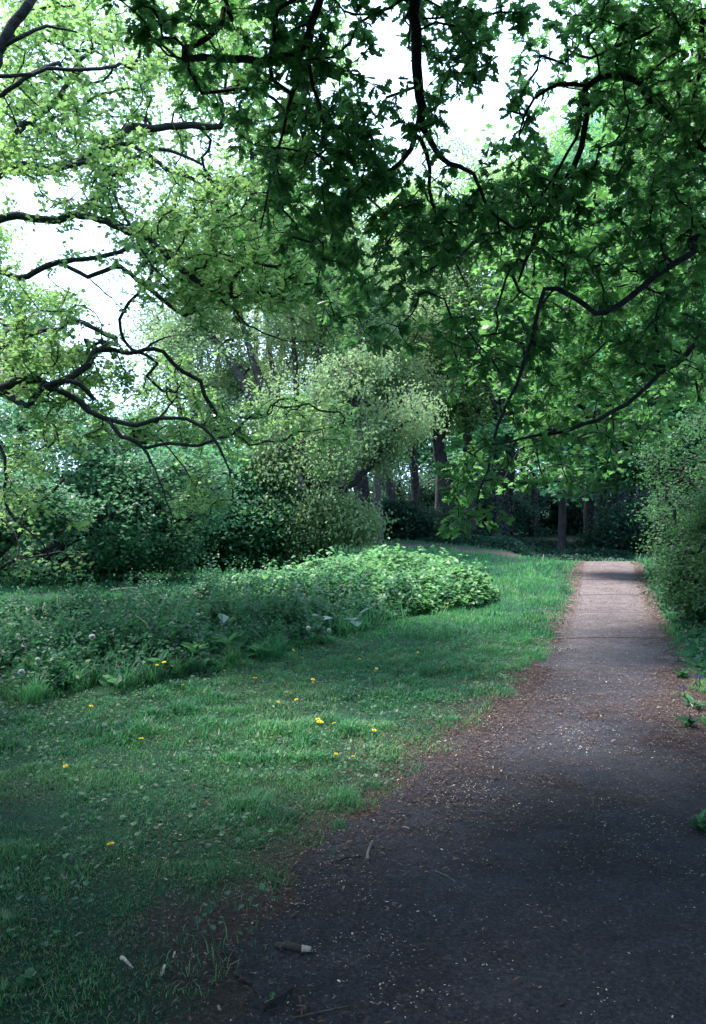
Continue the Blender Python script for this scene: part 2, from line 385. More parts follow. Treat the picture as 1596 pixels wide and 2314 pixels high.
# ------------------------------------------------------------------ oak whose boughs hang over the path (trunk right of the frame)
def oak_over_path():
    root = empty('oak_tree', (5.6, 3.6, 0), 'dark leaved oak with twisting boughs hanging over the tarmac path', 'tree')
    s = Skel(90000)
    s.limb([A(5.6,3.6,-.1), A(5.55,3.65,1.5), A(5.4,3.7,3.2), A(5.1,3.9,5.2), A(4.6,4.0,7.6), A(4.2,3.6,10)], .42, .10, 1, .03, .25, True)
    # g=2..: boughs
    b = []
    b.append(([A(5.3,3.8,4.2), A(4.2,4.3,3.6), P(1640,515,4.5), P(1560,570,4.4), P(1480,625,4.4), P(1400,690,4.35), P(1345,705,4.35), P(1290,668,4.3), P(1232,655,4.3), P(1215,720,4.3), P(1190,800,4.3), P(1165,870,4.3), P(1130,960,4.3), P(1100,1060,4.3), P(1075,1150,4.3)], .038, .005))
    b.append(([A(5.45,3.7,2.6), A(4.2,5.3,2.6), P(1640,775,4.8), P(1540,812,4.7), P(1440,890,4.6), P(1350,950,4.6), P(1200,990,4.6), P(1090,1010,4.7)], .028, .006))
    b.append(([A(5.1,3.9,5.2), A(3.8,4.6,5.9), P(1640,20,5.2), P(1560,45,5.1), P(1480,75,5.1), P(1400,110,5.1), P(1330,140,5.2)], .05, .008))
    b.append(([P(1580,50,5.1), P(1575,160,5.2), P(1545,300,5.3), P(1500,420,5.4)], .03, .006))
    b.append(([A(5.2,3.85,4.9), A(4.0,4.8,4.6), P(1650,330,4.9), P(1560,300,4.8), P(1480,250,4.8), P(1440,195,4.7), P(1380,180,4.7), P(1325,202,4.7), P(1310,290,4.7), P(1265,375,4.7), P(1200,480,4.7), P(1170,560,4.7)], .036, .005))
    b.append(([P(1325,202,4.7), P(1260,198,4.7), P(1205,235,4.7), P(1170,310,4.7)], .016, .005))
    b.append(([P(1325,240,4.7), P(1318,300,4.7), P(1290,390,4.75), P(1215,520,4.8), P(1170,640,4.8)], .016, .005))
    # over the top of the frame: bough that carries the hanging branch
    b.append(([A(4.9,3.95,6.2), A(3.2,4.4,7.0), A(1.8,4.5,6.8), P(930,-160,4.6), P(935,-60,4.6), P(935,40,4.55), P(938,120,4.5), P(945,200,4.5), P(950,255,4.5), P(945,300,4.5)], .085, .026))
    b.append(([P(948,260,4.5), P(975,330,4.45), P(1010,372,4.4), P(1065,395,4.4), P(1100,470,4.4), P(1160,520,4.4)], .02, .005))
    b.append(([P(945,295,4.5), P(925,340,4.5), P(880,390,4.5), P(830,405,4.5), P(820,440,4.5), P(860,480,4.5), P(895,520,4.5)], .014, .004))
    b.append(([P(950,320,4.5), P(968,390,4.5), P(975,470,4.5), P(1010,560,4.5), P(1050,640,4.5)], .014, .004))
    b.append(([A(1.8,4.5,6.8), A(.4,4.2,6.2), P(745,-90,4.2), P(728,0,4.2), P(706,60,4.2), P(697,110,4.2), P(707,200,4.2), P(728,280,4.2), P(735,340,4.2), P(700,372,4.2)], .026, .004))
    b.append(([P(695,105,4.2), P(655,130,4.2), P(612,145,4.2), P(560,142,4.25), P(500,140,4.3), P(420,142,4.4)], .018, .005))
    b.append(([P(697,80,4.2), P(672,180,4.2), P(640,300,4.2), P(610,420,4.2), P(590,520,4.2)], .014, .004))
    b.append(([A(4.6,3.98,7.6), A(2.6,2.5,8.2), A(.4,1.0,8.0), A(-2.0,.4,7.4), A(-4,.6,6.8)], .12, .02))
    b.append(([A(4.7,3.9,7.0), A(3.6,1.0,7.6), A(2.6,-2.4,7.6), A(1.8,-5,7)], .11, .02))
    b.append(([A(4.4,4.0,8.0), A(2.4,4.6,9.0), A(0,5.0,9.0), A(-2,5.4,8.4)], .09, .02))
    for k, (pts, r0, r1) in enumerate(b): s.limb(pts, r0, r1, k+2, .012)
    grid = '''
0 1 3 6 6 5 6 4 6 7 7 7 6 7 8 8
0 1 1 2 4 5 6 4 5 6 6 6 4 6 8 8
0 0 0 1 4 5 6 5 5 6 5 5 4 6 8 8
0 0 0 0 2 5 7 6 6 5 5 6 7 8 8 8
0 0 0 0 1 4 7 7 6 6 6 7 8 8 8 8
0 0 0 0 0 3 6 7 6 5 5 7 8 8 8 7
0 0 0 0 0 0 1 5 6 5 4 7 8 8 7 7
0 0 0 0 0 0 0 1 2 3 5 7 8 8 8 7
0 0 0 0 0 0 0 0 0 0 5 7 9 9 8 7
0 0 0 0 0 0 0 0 0 0 5 7 9 8 5 3
0 0 0 0 0 0 0 0 0 0 5 6 5 3 0 0
0 0 0 0 0 0 0 0 0 0 4 2 0 0 0 0'''
    near = lambda u, v: 3.9+.35*sstep(900, 1200, u)
    far = lambda u, v: 5.4+.9*sstep(900, 1300, u)
    a1 = from_grid(grid, near, far, 25, 1, 3.2, 0, 1.1, .62)
    # unseen, the crown goes on over the camera, thickened to shade the ground
    q = np.stack([rng.uniform(-8, 9.5, 26000), rng.uniform(-8, 8.5, 26000), rng.uniform(3.6, 9.5, 26000)], 1)
    q = q[~in_frame(q, 150)]
    q = q[(vnoise3(q, .7, 11) > .42) & (((q[:,0]-.6)/8.6)**2+((q[:,1]+.6)/7.4)**2+((q[:,2]-4)/5.8)**2 < 1) & (q[:,2] > 3.4+.0*q[:,0])]
    q = q[:3900]
    s.grow(a1, .13, .16, .03)
    n1 = len(s.tips)
    s.grow(q, .4, .12)
    s.solve(.0024, .36)
    gs = s.g[:s.n]
    wood_parts(s, [(1, 'trunk')]+[(k+2, 'bough') for k in range(len(b))], M_bark_oak, root)
    tips = np.array(s.tips)
    def rosettes(ti, k, smin, smax, tm, name, spread, out=False):
        ti = np.repeat(ti, k); n = len(ti)
        ax = dirs(n, -.25, .45); td = s.p[ti]-s.p[s.par[ti]]; td /= np.linalg.norm(td, axis=1)[:,None]+1e-9
        ax += .5*td
        sz = rng.uniform(smin, smax, n)
        back = rng.random(n)**2*spread*(1+1.2*(rng.random(n) < .25))
        pos = s.p[ti]-td*back[:,None]+rng.normal(0, spread*.16, (n, 3))
        tint = .55*rng.random(n)+.45*np.repeat(rng.random(len(ti)//k), k)
        ok = ~in_frame(pos, 90) if out else np.ones(n, bool)
        return leaves(name, pos[ok], ax[ok], ups(n, .7)[ok], sz[ok], tm, M_leaf_near, root, tint[ok])
    rosettes(tips[:n1], 12, .042, .078, T_OAK, 'crown', .075)
    o = rosettes(tips[n1:], 44, .15, .22, T_BROAD, 'crown', .5, True)
    return s
S1 = oak_over_path()

# ------------------------------------------------------------------ young-leaved oak reaching in from the left
def oak_left():
    root = empty('oak_tree', (-8.6, 7.6, 0), 'yellow green oak whose long crooked boughs reach in over the weeds', 'tree')
    s = Skel(90000)
    s.limb([A(-8.6,7.6,-.1), A(-8.5,7.6,1.6), A(-8.2,7.8,3.4), A(-8.0,8.0,5.6), A(-7.2,8.4,8), A(-6.8,8.6,11)], .5, .14, 1, .03, .25, True)
    D = 8.6
    b = []
    b.append(([A(-8.4,7.7,2.4), A(-6,8.2,2.5), P(-60,885,8.4), P(0,880,8.4), P(40,862,8.4), P(85,858,8.4), P(120,880,8.4), P(165,895,8.4), P(200,928,8.4), P(250,950,8.4), P(310,960,8.3), P(345,948,8.3), P(385,944,8.2), P(440,955,8.2), P(480,985,8.2), P(505,1030,8.2), P(523,1080,8.2), P(527,1130,8.2)], .095, .012))
    b.append(([P(0,885,8.4), P(35,905,8.4), P(68,918,8.3), P(90,882,8.3), P(140,862,8.3), P(180,868,8.3), P(215,905,8.4)], .05, .03))
    b.append(([P(125,872,8.4), P(160,850,8.5), P(200,825,8.6), P(215,795,8.7), P(250,790,8.8), P(300,800,8.9), P(330,790,9), P(370,795,9), P(400,830,9), P(430,850,9), P(455,862,9)], .035, .008))
    b.append(([P(245,948,8.4), P(275,985,8.3), P(325,1010,8.3), P(345,1045,8.3), P(362,1090,8.2), P(380,1150,8.2), P(400,1200,8.2)], .03, .005))
    b.append(([P(335,1012,8.3), P(380,1003,8.3), P(430,1008,8.3), P(470,1000,8.3)], .015, .004))
    b.append(([P(355,955,8.3), P(385,915,8.4), P(400,900,8.4), P(430,905,8.4)], .02, .004))
    b.append(([P(330,790,9), P(360,770,9.1), P(385,760,9.1), P(410,758,9.2)], .018, .004))
    b.append(([A(-8.2,7.8,3.6), A(-6,8.4,4.3), P(-60,500,8.8), P(0,500,8.8), P(40,490,8.8), P(90,498,8.8), P(140,500,8.8), P(190,475,8.9), P(230,440,9), P(255,400,9.1), P(300,372,9.2), P(350,342,9.3), P(400,350,9.4), P(460,377,9.5)], .11, .02))
    b.append(([P(170,488,8.8), P(230,500,8.7), P(290,525,8.6), P(345,550,8.5), P(400,600,8.4), P(450,640,8.4), P(480,665,8.4), P(530,700,8.4), P(560,735,8.4), P(640,770,8.5)], .05, .008))
    b.append(([P(480,660,8.4), P(540,672,8.4), P(590,662,8.4), P(650,680,8.5)], .018, .005))
    b.append(([A(-8.2,7.8,3.2), A(-6.2,8.8,3.8), P(-60,610,9.2), P(0,612,9.2), P(50,632,9.2), P(95,610,9.2), P(150,592,9.3), P(210,588,9.4), P(275,572,9.5)], .085, .02))
    b.append(([P(150,602,9.3), P(200,625,9.2), P(240,615,9.2), P(275,605,9.2), P(330,650,9.2), P(420,715,9.2)], .022, .005))
    b.append(([P(200,625,9.2), P(240,665,9.2), P(280,700,9.1), P(310,740,9.1)], .014, .004))
    b.append(([A(-8.1,7.9,4.6), A(-6,8.6,5.0), P(-60,405,9.2), P(0,400,9.2), P(50,378,9.2), P(110,385,9.2), P(170,375,9.2), P(220,345,9.3), P(270,320,9.4), P(300,292,9.5), P(350,296,9.6), P(420,288,9.7), P(500,292,9.8)], .07, .012))
    b.append(([P(160,380,9.2), P(215,365,9.1), P(280,330,9.1), P(330,350,9), P(380,385,9), P(445,412,9)], .03, .007))
    b.append(([P(20,330,9.6), P(60,290,9.7), P(110,255,9.8), P(150,215,9.9), P(172,165,10), P(190,140,10)], .035, .008))
    b.append(([P(0,400,9.2), P(10,360,9.4), P(20,330,9.6)], .05, .036))
    b.append(([A(-8.0,8.0,5.4), A(-5.6,7.4,5.6), P(-60,220,7.8), P(20,212,7.8), P(60,185,7.8), P(110,160,7.8), P(140,150,7.9)], .06, .025))
    b.append(([A(-7.9,8.0,5.8), A(-5.2,7.0,5.9), P(-50,170,7.3), P(0,125,7.3), P(35,70,7.3), P(70,20,7.3), P(110,-60,7.4)], .10, .05))
    b.append(([P(0,122,7.3), P(60,90,7.3), P(110,70,7.4), P(180,82,7.5)], .032, .010))
    b.append(([P(-40,180,7.5), P(0,178,7.5), P(60,178,7.6), P(110,165,7.7), P(210,165,7.8), P(280,150,8)], .028, .008))
    b.append(([P(250,420,9.1), P(265,455,9), P(290,500,9), P(310,540,8.9), P(345,600,8.8), P(385,640,8.8)], .012, .004))
    b.append(([A(-6,8.2,2.5), P(-80,1000,8.2), P(2,1010,8.2), P(12,1060,8.2), P(10,1120,8.2), P(22,1160,8.2), P(60,1195,8.1), P(95,1225,8.1)], .04, .008))
    for k, (pts, r0, r1) in enumerate(b): s.limb(pts, r0*.8, r1*.8, k+2, .012)
    grid = '''
7 7 7 7 8 7 6 3 0 0 0
6 5 5 8 8 7 5 3 0 0 0
8 8 6 6 7 7 5 3 0 0 0
8 8 8 7 6 7 7 3 0 0 0
3 3 6 5 6 7 6 3 0 0 0
1 2 2 6 9 9 8 4 1 0 0
2 1 1 5 9 9 9 7 2 0 0
8 7 4 5 8 7 4 4 0 0 0
9 9 8 9 9 6 4 1 0 0 0
5 6 6 7 8 8 8 5 0 0 0
4 1 0 2 3 4 4 6 0 0 0
6 2 0 1 6 5 1 0 0 0 0
2 1 0 0 2 1 0 0 0 0 0'''
    a1 = from_grid(grid, lambda u, v: 7.9+0*u, lambda u, v: 11.6+0*u, 58, 5, 1.5, 0, 1)
    q = np.stack([rng.uniform(-14, -2.5, 6000), rng.uniform(3, 14, 6000), rng.uniform(3.0, 11, 6000)], 1)
    q = q[~in_frame(q, 170)]
    q = q[(vnoise3(q, .7, 21) > .5) & (((q[:,0]+8)/6.0)**2+((q[:,1]-8)/5.5)**2+((q[:,2]-5)/6)**2 < 1)][:450]
    s.grow(a1, .17, .15, .02); n1 = len(s.tips)
    s.grow(q, .4, .12)
    s.solve(.0036, .38)
    gs = s.g[:s.n]
    wood_parts(s, [(1, 'trunk')]+[(k+2, 'bough') for k in range(len(b))], M_bark_oak, root)
    tips = np.array(s.tips)
    for ti, k, a, bb, tm, sp in ((tips[:n1], 13, .042, .074, T_STAR, .22), (tips[n1:], 30, .16, .24, T_BROAD, .6)):
        ti = np.repeat(ti, k); n = len(ti); td = s.p[ti]-s.p[s.par[ti]]; td /= np.linalg.norm(td, axis=1)[:,None]+1e-9
        pos = s.p[ti]-td*(rng.random(n)**1.5*sp)[:,None]+rng.normal(0, sp*.2, (n, 3))*A(1,1,.7)
        tint = .5*rng.random(n)+.5*vnoise3(s.p[ti], 1.1, 8)+.05
        if a > .1:
            ok = ~in_frame(pos, 90); pos, td, tint = pos[ok], td[ok], tint[ok]; n = len(pos)
        leaves('crown', pos, dirs(n, -.15, .4)+.4*td, ups(n, .45), rng.uniform(a, bb, n), tm, M_leaf_left, root, tint)
oak_left()

# ------------------------------------------------------------------ field maple behind the oak boughs, rooted behind the hawthorns
def maple():
    root = empty('maple_tree', (8.2, 10.8, 0), 'bright green maple whose lit leaves show behind the dark oak boughs on the right', 'tree')
    s = Skel(90000)
    s.limb([A(8.2,10.8,-.1), A(8.1,10.8,2), A(7.9,10.7,4), A(7.6,10.6,6.5), A(7.4,10.6,9)], .26, .08, 1, .03, .25, True)
    b = [([A(8.1,10.8,2.4), A(6.8,10.4,2.9), A(5.2,9.9,3.2), A(3.8,9.8,3.0), A(2.8,9.8,2.6)], .07, .015), ([A(7.95,10.7,3.6), A(6.4,10.0,4.8), A(4.6,9.4,5.4), A(3.0,9.2,5.4)], .09, .02),
         ([A(7.7,10.6,5.6), A(6.2,9.6,6.4), A(4.2,9.0,7.0), A(2.6,9.0,7.0)], .08, .02), ([A(8.0,10.7,3.0), A(6.6,9.6,3.6), A(5.4,8.8,4.0), A(4.2,8.6,4.0)], .06, .02)]
    for k, (pts, r0, r1) in enumerate(b): s.limb(pts, r0, r1, k+2, .03, .2)
    grid = '''
0 0 0 0 0 0 0 0 0 0 0 0 1 4 7 8
0 0 0 0 0 0 0 0 0 0 0 0 0 3 8 9
0 0 0 0 0 0 0 0 0 0 0 0 1 5 8 9
0 0 0 0 0 0 0 0 0 0 0 3 6 8 9 9
0 0 0 0 0 0 0 0 0 0 3 6 8 9 9 9
0 0 0 0 0 0 0 0 0 0 2 5 8 9 9 9
0 0 0 0 0 0 0 0 0 0 0 4 8 9 9 9
0 0 0 0 0 0 0 0 0 0 0 5 8 9 9 9
0 0 0 0 0 0 0 0 0 0 3 7 9 9 9 8
0 0 0 0 0 0 0 0 0 0 4 8 9 8 7 4
0 0 0 0 0 0 0 0 0 0 4 6 6 5 2 0'''
    a1 = from_grid(grid, lambda u, v: 8.2+0*u, lambda u, v: 11.2+0*u, 17, 9, 1.5, 0, 1)
    s.grow(a1, .22, .14, .02); s.solve(.004, .38)
    wood_parts(s, [(1, 'trunk')]+[(k+2, 'limb') for k in range(len(b))], M_bark_oak, root)
    ti = np.repeat(np.array(s.tips), 12); n = len(ti)
    pos = s.p[ti]+rng.normal(0, 1, (n, 3))*A(.15, .15, .07)
    tint = .5*rng.random(n)+.5*vnoise3(s.p[ti], 1.0, 8)
    leaves('crown', pos, dirs(n, -.2, .4), ups(n, .42), rng.uniform(.07, .12, n), T_STAR, M_leaf_maple, root, tint)
maple()

# ------------------------------------------------------------------ free standing trees and shrubs
def tree(label, base, stems, crown, n_att, per, lsize, mat, bark, cat='tree', name='tree', scatter=.3, tm=T_SMALL, clump=.8, thr=.5, shell=.5,
         rt=.006, zmin=.2, group=None, step=.35, droop=0, ivy=None, ex=.46, hole=None):
    """stems: list of (points relative to base, r0, r1); crown: list of (centre rel, radii, weight)"""
    base = A(base[0], base[1], gz(base[0], base[1])) if len(base) < 3 else A(*base)
    root = empty(name, base, label, cat, group)
    s = Skel(60000)
    for k, (pts, r0, r1) in enumerate(stems):
        s.limb([base+A(*p) for p in pts], r0, r1, k+1, .03, .3, root=(k == 0 or pts[0][2] <= 0))
    att = []
    W = sum(c[2] for c in crown)
    for c, r, w in crown:
        m = int(n_att*w/W*4)
        v = rng.normal(0, 1, (m, 3)); v /= np.linalg.norm(v, axis=1)[:,None]
        q = v*(rng.random(m)**(1/3.)*(1-shell)+shell*rng.random(m)**.12)[:,None]
        lump = .45+1.1*vnoise3(v*1.0+A(*c)[None]+base[0]*3, 1.7, 33); q = q*lump[:,None]; q = base+A(*c)+q*A(*r)
        nz = vnoise3(q, clump, int(abs(base[0]*7+base[1]*3)) % 97)
        q = q[(nz > thr) & (q[:,2] > zmin)]
        att.append(q[:int(n_att*w/W)])
    att = np.vstack(att)
    if hole is not None: att = att[~hole(att)]
    s.grow(att, step, .12, .04 if not droop else -.02)
    s.solve(rt, ex)
    gs = s.g[:s.n]
    wood_parts(s, [(k+1, 'trunk' if stems[k][0][0][2] <= 0 else 'limb') for k in range(len(stems))], bark, root, 9, 3, .02)
    tips = np.array(s.tips); ti = np.repeat(tips, per); n = len(ti)
    off = rng.normal(0, 1, (n, 3))*A(scatter, scatter, scatter*.38)
    if droop: off[:,2] -= droop*rng.random(n)
    pos = s.p[ti]+off
    ok = pos[:,2] > gz(pos[:,0], pos[:,1])+.04; pos = pos[ok]; n = len(pos)
    tint = .45*rng.random(n)+.4*vnoise3(pos, 1.2, 4)+.15
    leaves('crown', pos, dirs(n, -.2-(.6 if droop else 0), .45), ups(n, .5), rng.uniform(lsize*.7, lsize*1.25, n), tm, mat, root, tint)
    if ivy:
        h, rad, cnt = ivy
        z = rng.random(cnt)*h; a = rng.uniform(0, 2*math.pi, cnt)
        c = np.array([np.interp(z, [p[2] for p in stems[0][0]], [p[i] for p in stems[0][0]]) for i in (0, 1)]).T
        rr = rad*(1+.5*vnoise(z, a, 2, 3))*(1-.3*z/h)
        pos = base+np.column_stack([c[:,0]+np.cos(a)*rr, c[:,1]+np.sin(a)*rr, z])
        ax = np.column_stack([np.cos(a)*.5, np.sin(a)*.5, -np.ones(cnt)])+rng.normal(0, .3, (cnt, 3))
        nn = np.column_stack([np.cos(a), np.sin(a), .4+0*a])+rng.normal(0, .3, (cnt, 3))
        leaves('ivy', pos, ax, nn, rng.uniform(.07, .13, cnt), T_BROAD, M_ivy, root, rng.random(cnt))
    return root

def X(u, d): return (u-CX)/F*d
def Z(v, d): return EYE+(VH-v)/F*d

# bluish hazel-like shrubs at the left
tree('bushy hazel with blue green leaves behind the fallen branch, left of the dark shrub', (X(150,15.5), 15.5),
     [([(-1.3,0,0),(-.9,.1,.6),(-.2,.1,1.5),(.7,0,2.6)], .06, .02), ([(-1.2,.1,0),(-1.3,0,1.0),(-1.0,.2,2.4)], .05, .02), ([(-1.1,.1,0),(.2,-.3,.9),(1.6,-.3,1.5)], .045, .015)],
     [((-.3,0,1.7), (2.3,1.6,1.7), 1), ((1.0,-.3,1.0), (1.2,1.2,1.0), .4), ((-1.3,.3,2.6),(1.4,1.2,.9),.3), ((1.9,.2,1.9),(1.2,1.1,1.3),.35), ((.6,0,.7),(2.2,1.1,.7),.35)], 2000, 26, .075, M_leaf_hazel, M_bark_dark, name='hazel_tree', scatter=.2, tm=T_BROAD, clump=1.5, thr=.47, step=.25, zmin=.2)
tree('low dark stemmed hazel leaning over the weeds at the picture edge', (X(-110,11.5), 11.5),
     [([(0,0,0),(.5,0,.6),(1.15,.1,1.35),(1.6,.1,1.9)], .06, .02), ([(.35,0,.45),(.9,.1,.7),(1.7,.1,1.0)], .03, .01)],
     [((.5,.4,1.2), (1.3,.9,.9), 1)], 330, 22, .07, M_leaf_hazel, M_bark_dark, name='hazel_tree', scatter=.17, tm=T_BROAD, clump=1.5, thr=.48, step=.2, zmin=.3)
tree('dark spreading shrub with tiered leaves between the fallen branch and the drooping pale tree', (X(500,18.5), 18.5),
     [([(0,0,0),(.1,0,.8),(.5,0,1.8)], .07, .03), ([(0,.1,0),(-.7,0,.9),(-1.5,.1,1.7)], .05, .02), ([(0,-.1,0),(.8,-.2,.7),(1.7,-.3,1.2)], .05, .02)],
     [((0,.2,1.0), (2.5,1.4,1.15), 1), ((-.1,.1,1.9), (1.8,1.1,1.1), .7), ((-1.7,.2,1.2), (1.3,1.1,1.4), .4), ((1.7,.0,1.0),(1.2,1,1.0),.3)], 1500, 26, .095, M_leaf_teal, M_bark_dark, name='shrub', cat='shrub', scatter=.24, tm=T_BROAD, clump=1.4, thr=.47, zmin=.12)
tree('dense green shrub in the gap left of the leaning dark trunk', (X(330,23), 23),
     [([(0,0,0),(.1,0,1.2),(0,0,2.8)], .09, .03)],
     [((0,0,1.9), (2.8,1.5,2.0), 1), ((-2.2,0,1.5),(1.8,1.2,1.7),.5)], 1000, 22, .10, M_leaf_hazel, M_bark_dark, name='shrub', cat='shrub', scatter=.3, tm=T_BROAD, clump=1.0, thr=.46)
tree('fresh green tree standing behind the lowest oak bough by the red roofed house', (X(60,27), 27),
     [([(0,0,0),(.1,0,2.5),(-.2,0,5.5),(0,0,9)], .2, .06), ([(0,0,2.2),(1.3,0,4.4),(1.6,0,6)], .09, .04), ([(0,0,2.6),(-1.6,0,4.5),(-2.2,0,7)], .09, .04)],
     [((-.6,0,8.3), (2.7,2.2,2.9), 1), ((.2,0,5.0), (2.4,2,1.9), .35)], 800, 28, .13, M_leaf_wood, M_bark_dark, scatter=.4, tm=T_SMALL, clump=.7, thr=.48)
# pale fine-leaved multi-stemmed willow
tree('tall pale willow with a fan of straight dark stems behind the oak boughs', (X(690,24), 24),
     [([(0,0,-.1),(0,0,1.4),(-.15,0,2.6),(-.7,0,3.8),(-1.5,0,5.6),(-2.2,0,8)], .30, .04),
      ([(-.1,0,2.3),(-.5,0,3.7),(-1.0,.2,5.6),(-1.3,.2,8.5)], .14, .03), ([(-.1,0,2.4),(-.2,.1,4.0),(-.35,.2,6.0),(-.5,.1,9)], .12, .03),
      ([(0,0,2.3),(.3,-.1,4.0),(.45,0,6.2),(.8,0,9)], .12, .03), ([(-.3,0,3.0),(-1.3,-.1,4.2),(-2.4,0,6.0),(-3.2,0,7)], .10, .03), ([(0,0,2.2),(.9,.2,3.8),(1.5,0,5.6),(2,0,7.6)], .1, .03)],
     [((-1.0,0,8.0), (3.2,2.2,3.0), 1), ((-2.6,0,5.8), (1.9,1.6,1.6), .35), ((1.6,0,6.8),(1.5,1.5,1.8),.3)], 1500, 28, .11, M_leaf_pale, M_bark_grey, name='willow_tree', scatter=.33, clump=.9, thr=.47, rt=.008)
# pale blossoming tree with drooping skirts
tree('pale small leaved tree with drooping skirts standing behind the bramble mound', (X(735,18.5), 18.5),
     [([(0,0,-.1),(-.05,0,.8),(-.1,0,1.7),(.3,.1,3.0),(.9,.1,4.3)], .2, .04), ([(-.1,0,1.4),(-.5,0,2.4),(-.9,.1,3.6)], .12, .03), ([(.0,0,1.6),(.9,.1,2.2),(1.6,.1,3.2)], .07, .02)],
     [((.45,0,3.5), (1.35,1.3,1.5), 1), ((-.2,-.4,1.3), (1.3,.9,1.3), .8), ((.2,-.7,2.0), (1.0,.8,1.2), .45), ((-.9,-.2,2.1), (1.0,.9,1.3), .4), ((1.6,0,3.9), (.9,.9,.6), .25), ((0,0,2.7),(1.5,1.2,1.3),.5), ((-.5,.2,3.9),(1.0,1,.9),.35), ((1.0,.2,4.6),(1.0,.9,.7),.35)], 2300, 21, .08, M_leaf_pale, M_bark_dark, name='hawthorn_tree', scatter=.23, clump=1.4, thr=.52, droop=.45, step=.22, zmin=.12)
tree('slender pale tree with light leaves rising behind the drooping pale tree', (X(860,27), 27),
     [([(0,0,-.1),(-.1,0,2.6),(.2,0,5.2),(.1,0,9)], .16, .05), ([(-.05,0,2),(.8,0,4.5),(1.3,0,7)], .09, .03)],
     [((.1,0,8.3), (2.4,2,2.9), 1), ((.9,0,5.4),(1.6,1.4,1.5),.3)], 850, 30, .095, M_leaf_pale, M_bark_grey, scatter=.36, clump=.8, thr=.48)
for lab, u, d, vt, cw, mt in (('tall pale yellow green tree whose crown fills the sky left of the willow', 440, 30, 400, 3.0, M_leaf_pale), ('thin tall tree with yellow green crown behind the willow', 590, 34, 370, 2.8, M_leaf_wood2),
                      ('airy tall tree with slim stems right of the willow', 770, 33, 350, 2.6, M_leaf_wood2), ('airy tall tree with pale crown above the stout dark based tree', 990, 37, 330, 2.8, M_leaf_pale), ('tall thin crowned tree between the ivy covered trunk and the thin pole', 1150, 38, 300, 2.8, M_leaf_wood2)):
    H = Z(vt, d)
    tree(lab, (X(u, d), d), [([(0,0,-.1),(.1,0,H*.25),(-.2,0,H*.5),(.1,0,H*.9)], .16, .04), ([(.1,0,H*.2),(.8,.1,H*.45),(1.3,.1,H*.75)], .09, .03), ([(.05,0,H*.16),(-.7,0,H*.42),(-1.3,.1,H*.72)], .09, .03), ([(0,0,H*.3),(.3,.2,H*.55),(.6,.1,H*.85)], .07, .02)],
         [((0,0,H*.72), (cw,2,H*.29), 1), ((0,0,H*.4), (cw*.8,1.6,H*.16), .22)], 900, 22, .12, mt, M_bark_grey, scatter=.36, clump=.8, thr=.48, rt=.008, step=.4)
# the wood beyond the crest
wood = [  # u, d, r, lean x, top v, crown width, mat, label, ivy
 (826,30,.30,-.6,560,2.2,M_leaf_wood,'stout tree with a thick dark base just right of the drooping pale tree',None),
 (905,33,.17,-1.8,520,2.0,M_leaf_wood,'grey trunk leaning left among the first trees of the wood',None),
 (945,34,.18,-.6,470,2.3,M_leaf_wood,'straight grey trunk just right of the left leaning trunk in the wood',None),
 (1038,30,.2,-1.9,430,2.2,M_leaf_wood,'dark trunk leaning away left from the earth track',None),
 (1068,30,.17,-.5,400,2.4,M_leaf_wood,'slim trunk with a flared foot at the edge of the earth track',None),
 (1135,29,.22,.1,380,2.4,M_leaf_wood,'ivy covered trunk rising right of the flared foot trunk',(5.5,.33,2600)),
 (1205,35,.12,.1,420,2.0,M_leaf_teal,'thin dark pole of a tree behind the bluebells',None),
 (1258,37,.28,.0,330,2.8,M_leaf_wood,'broad grey brown trunk deep in the wood above the path end',None),
 (1285,40,.22,.1,300,2.6,M_leaf_wood,'grey trunk behind the broad trunk deep in the wood',None),
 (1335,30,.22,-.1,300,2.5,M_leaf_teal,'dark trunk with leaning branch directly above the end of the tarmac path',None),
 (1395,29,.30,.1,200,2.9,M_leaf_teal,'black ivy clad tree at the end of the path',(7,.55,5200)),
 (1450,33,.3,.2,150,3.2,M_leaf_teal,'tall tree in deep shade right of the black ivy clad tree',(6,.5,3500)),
 (1560,27,.26,.1,60,3.6,M_leaf_wood,'tall green tree behind the hawthorn hedge at the right',None),
 (1700,24,.26,-.3,-60,3.8,M_leaf_wood,'tall tree beyond the right edge of the hedge',None),
]
for k, (u, d, r, lean, vt, cw, mat, lab, ivy) in enumerate(wood):
    H = Z(vt, d)
    tree(lab, (X(u,d), d), [([(0,0,-.1),(lean*.08,0,.5),(lean*.4,0,H*.28),(lean*.8,.2,H*.5),(lean,.1,H*.9)], r*1.25, .05),
                            ([(lean*.4,0,H*.28),(lean*.4+.9,.2,H*.45),(lean*.4+1.5,.3,H*.62)], r*.45, .03),
                            ([(lean*.45,0,H*.33),(lean*.4-1.0,-.2,H*.5),(lean*.4-1.4,-.3,H*.7)], r*.42, .03)],
         [((lean*.9,0,H*.72), (cw,cw,H*.30), 1), ((lean*.5,0,H*.42), (cw*.9,cw*.8,H*.14), .30)], 620, 26, .13, mat, M_bark_grey if k % 3 else M_bark_dark,
         scatter=.42, clump=.7, thr=.48, rt=.009, step=.45, ivy=ivy)

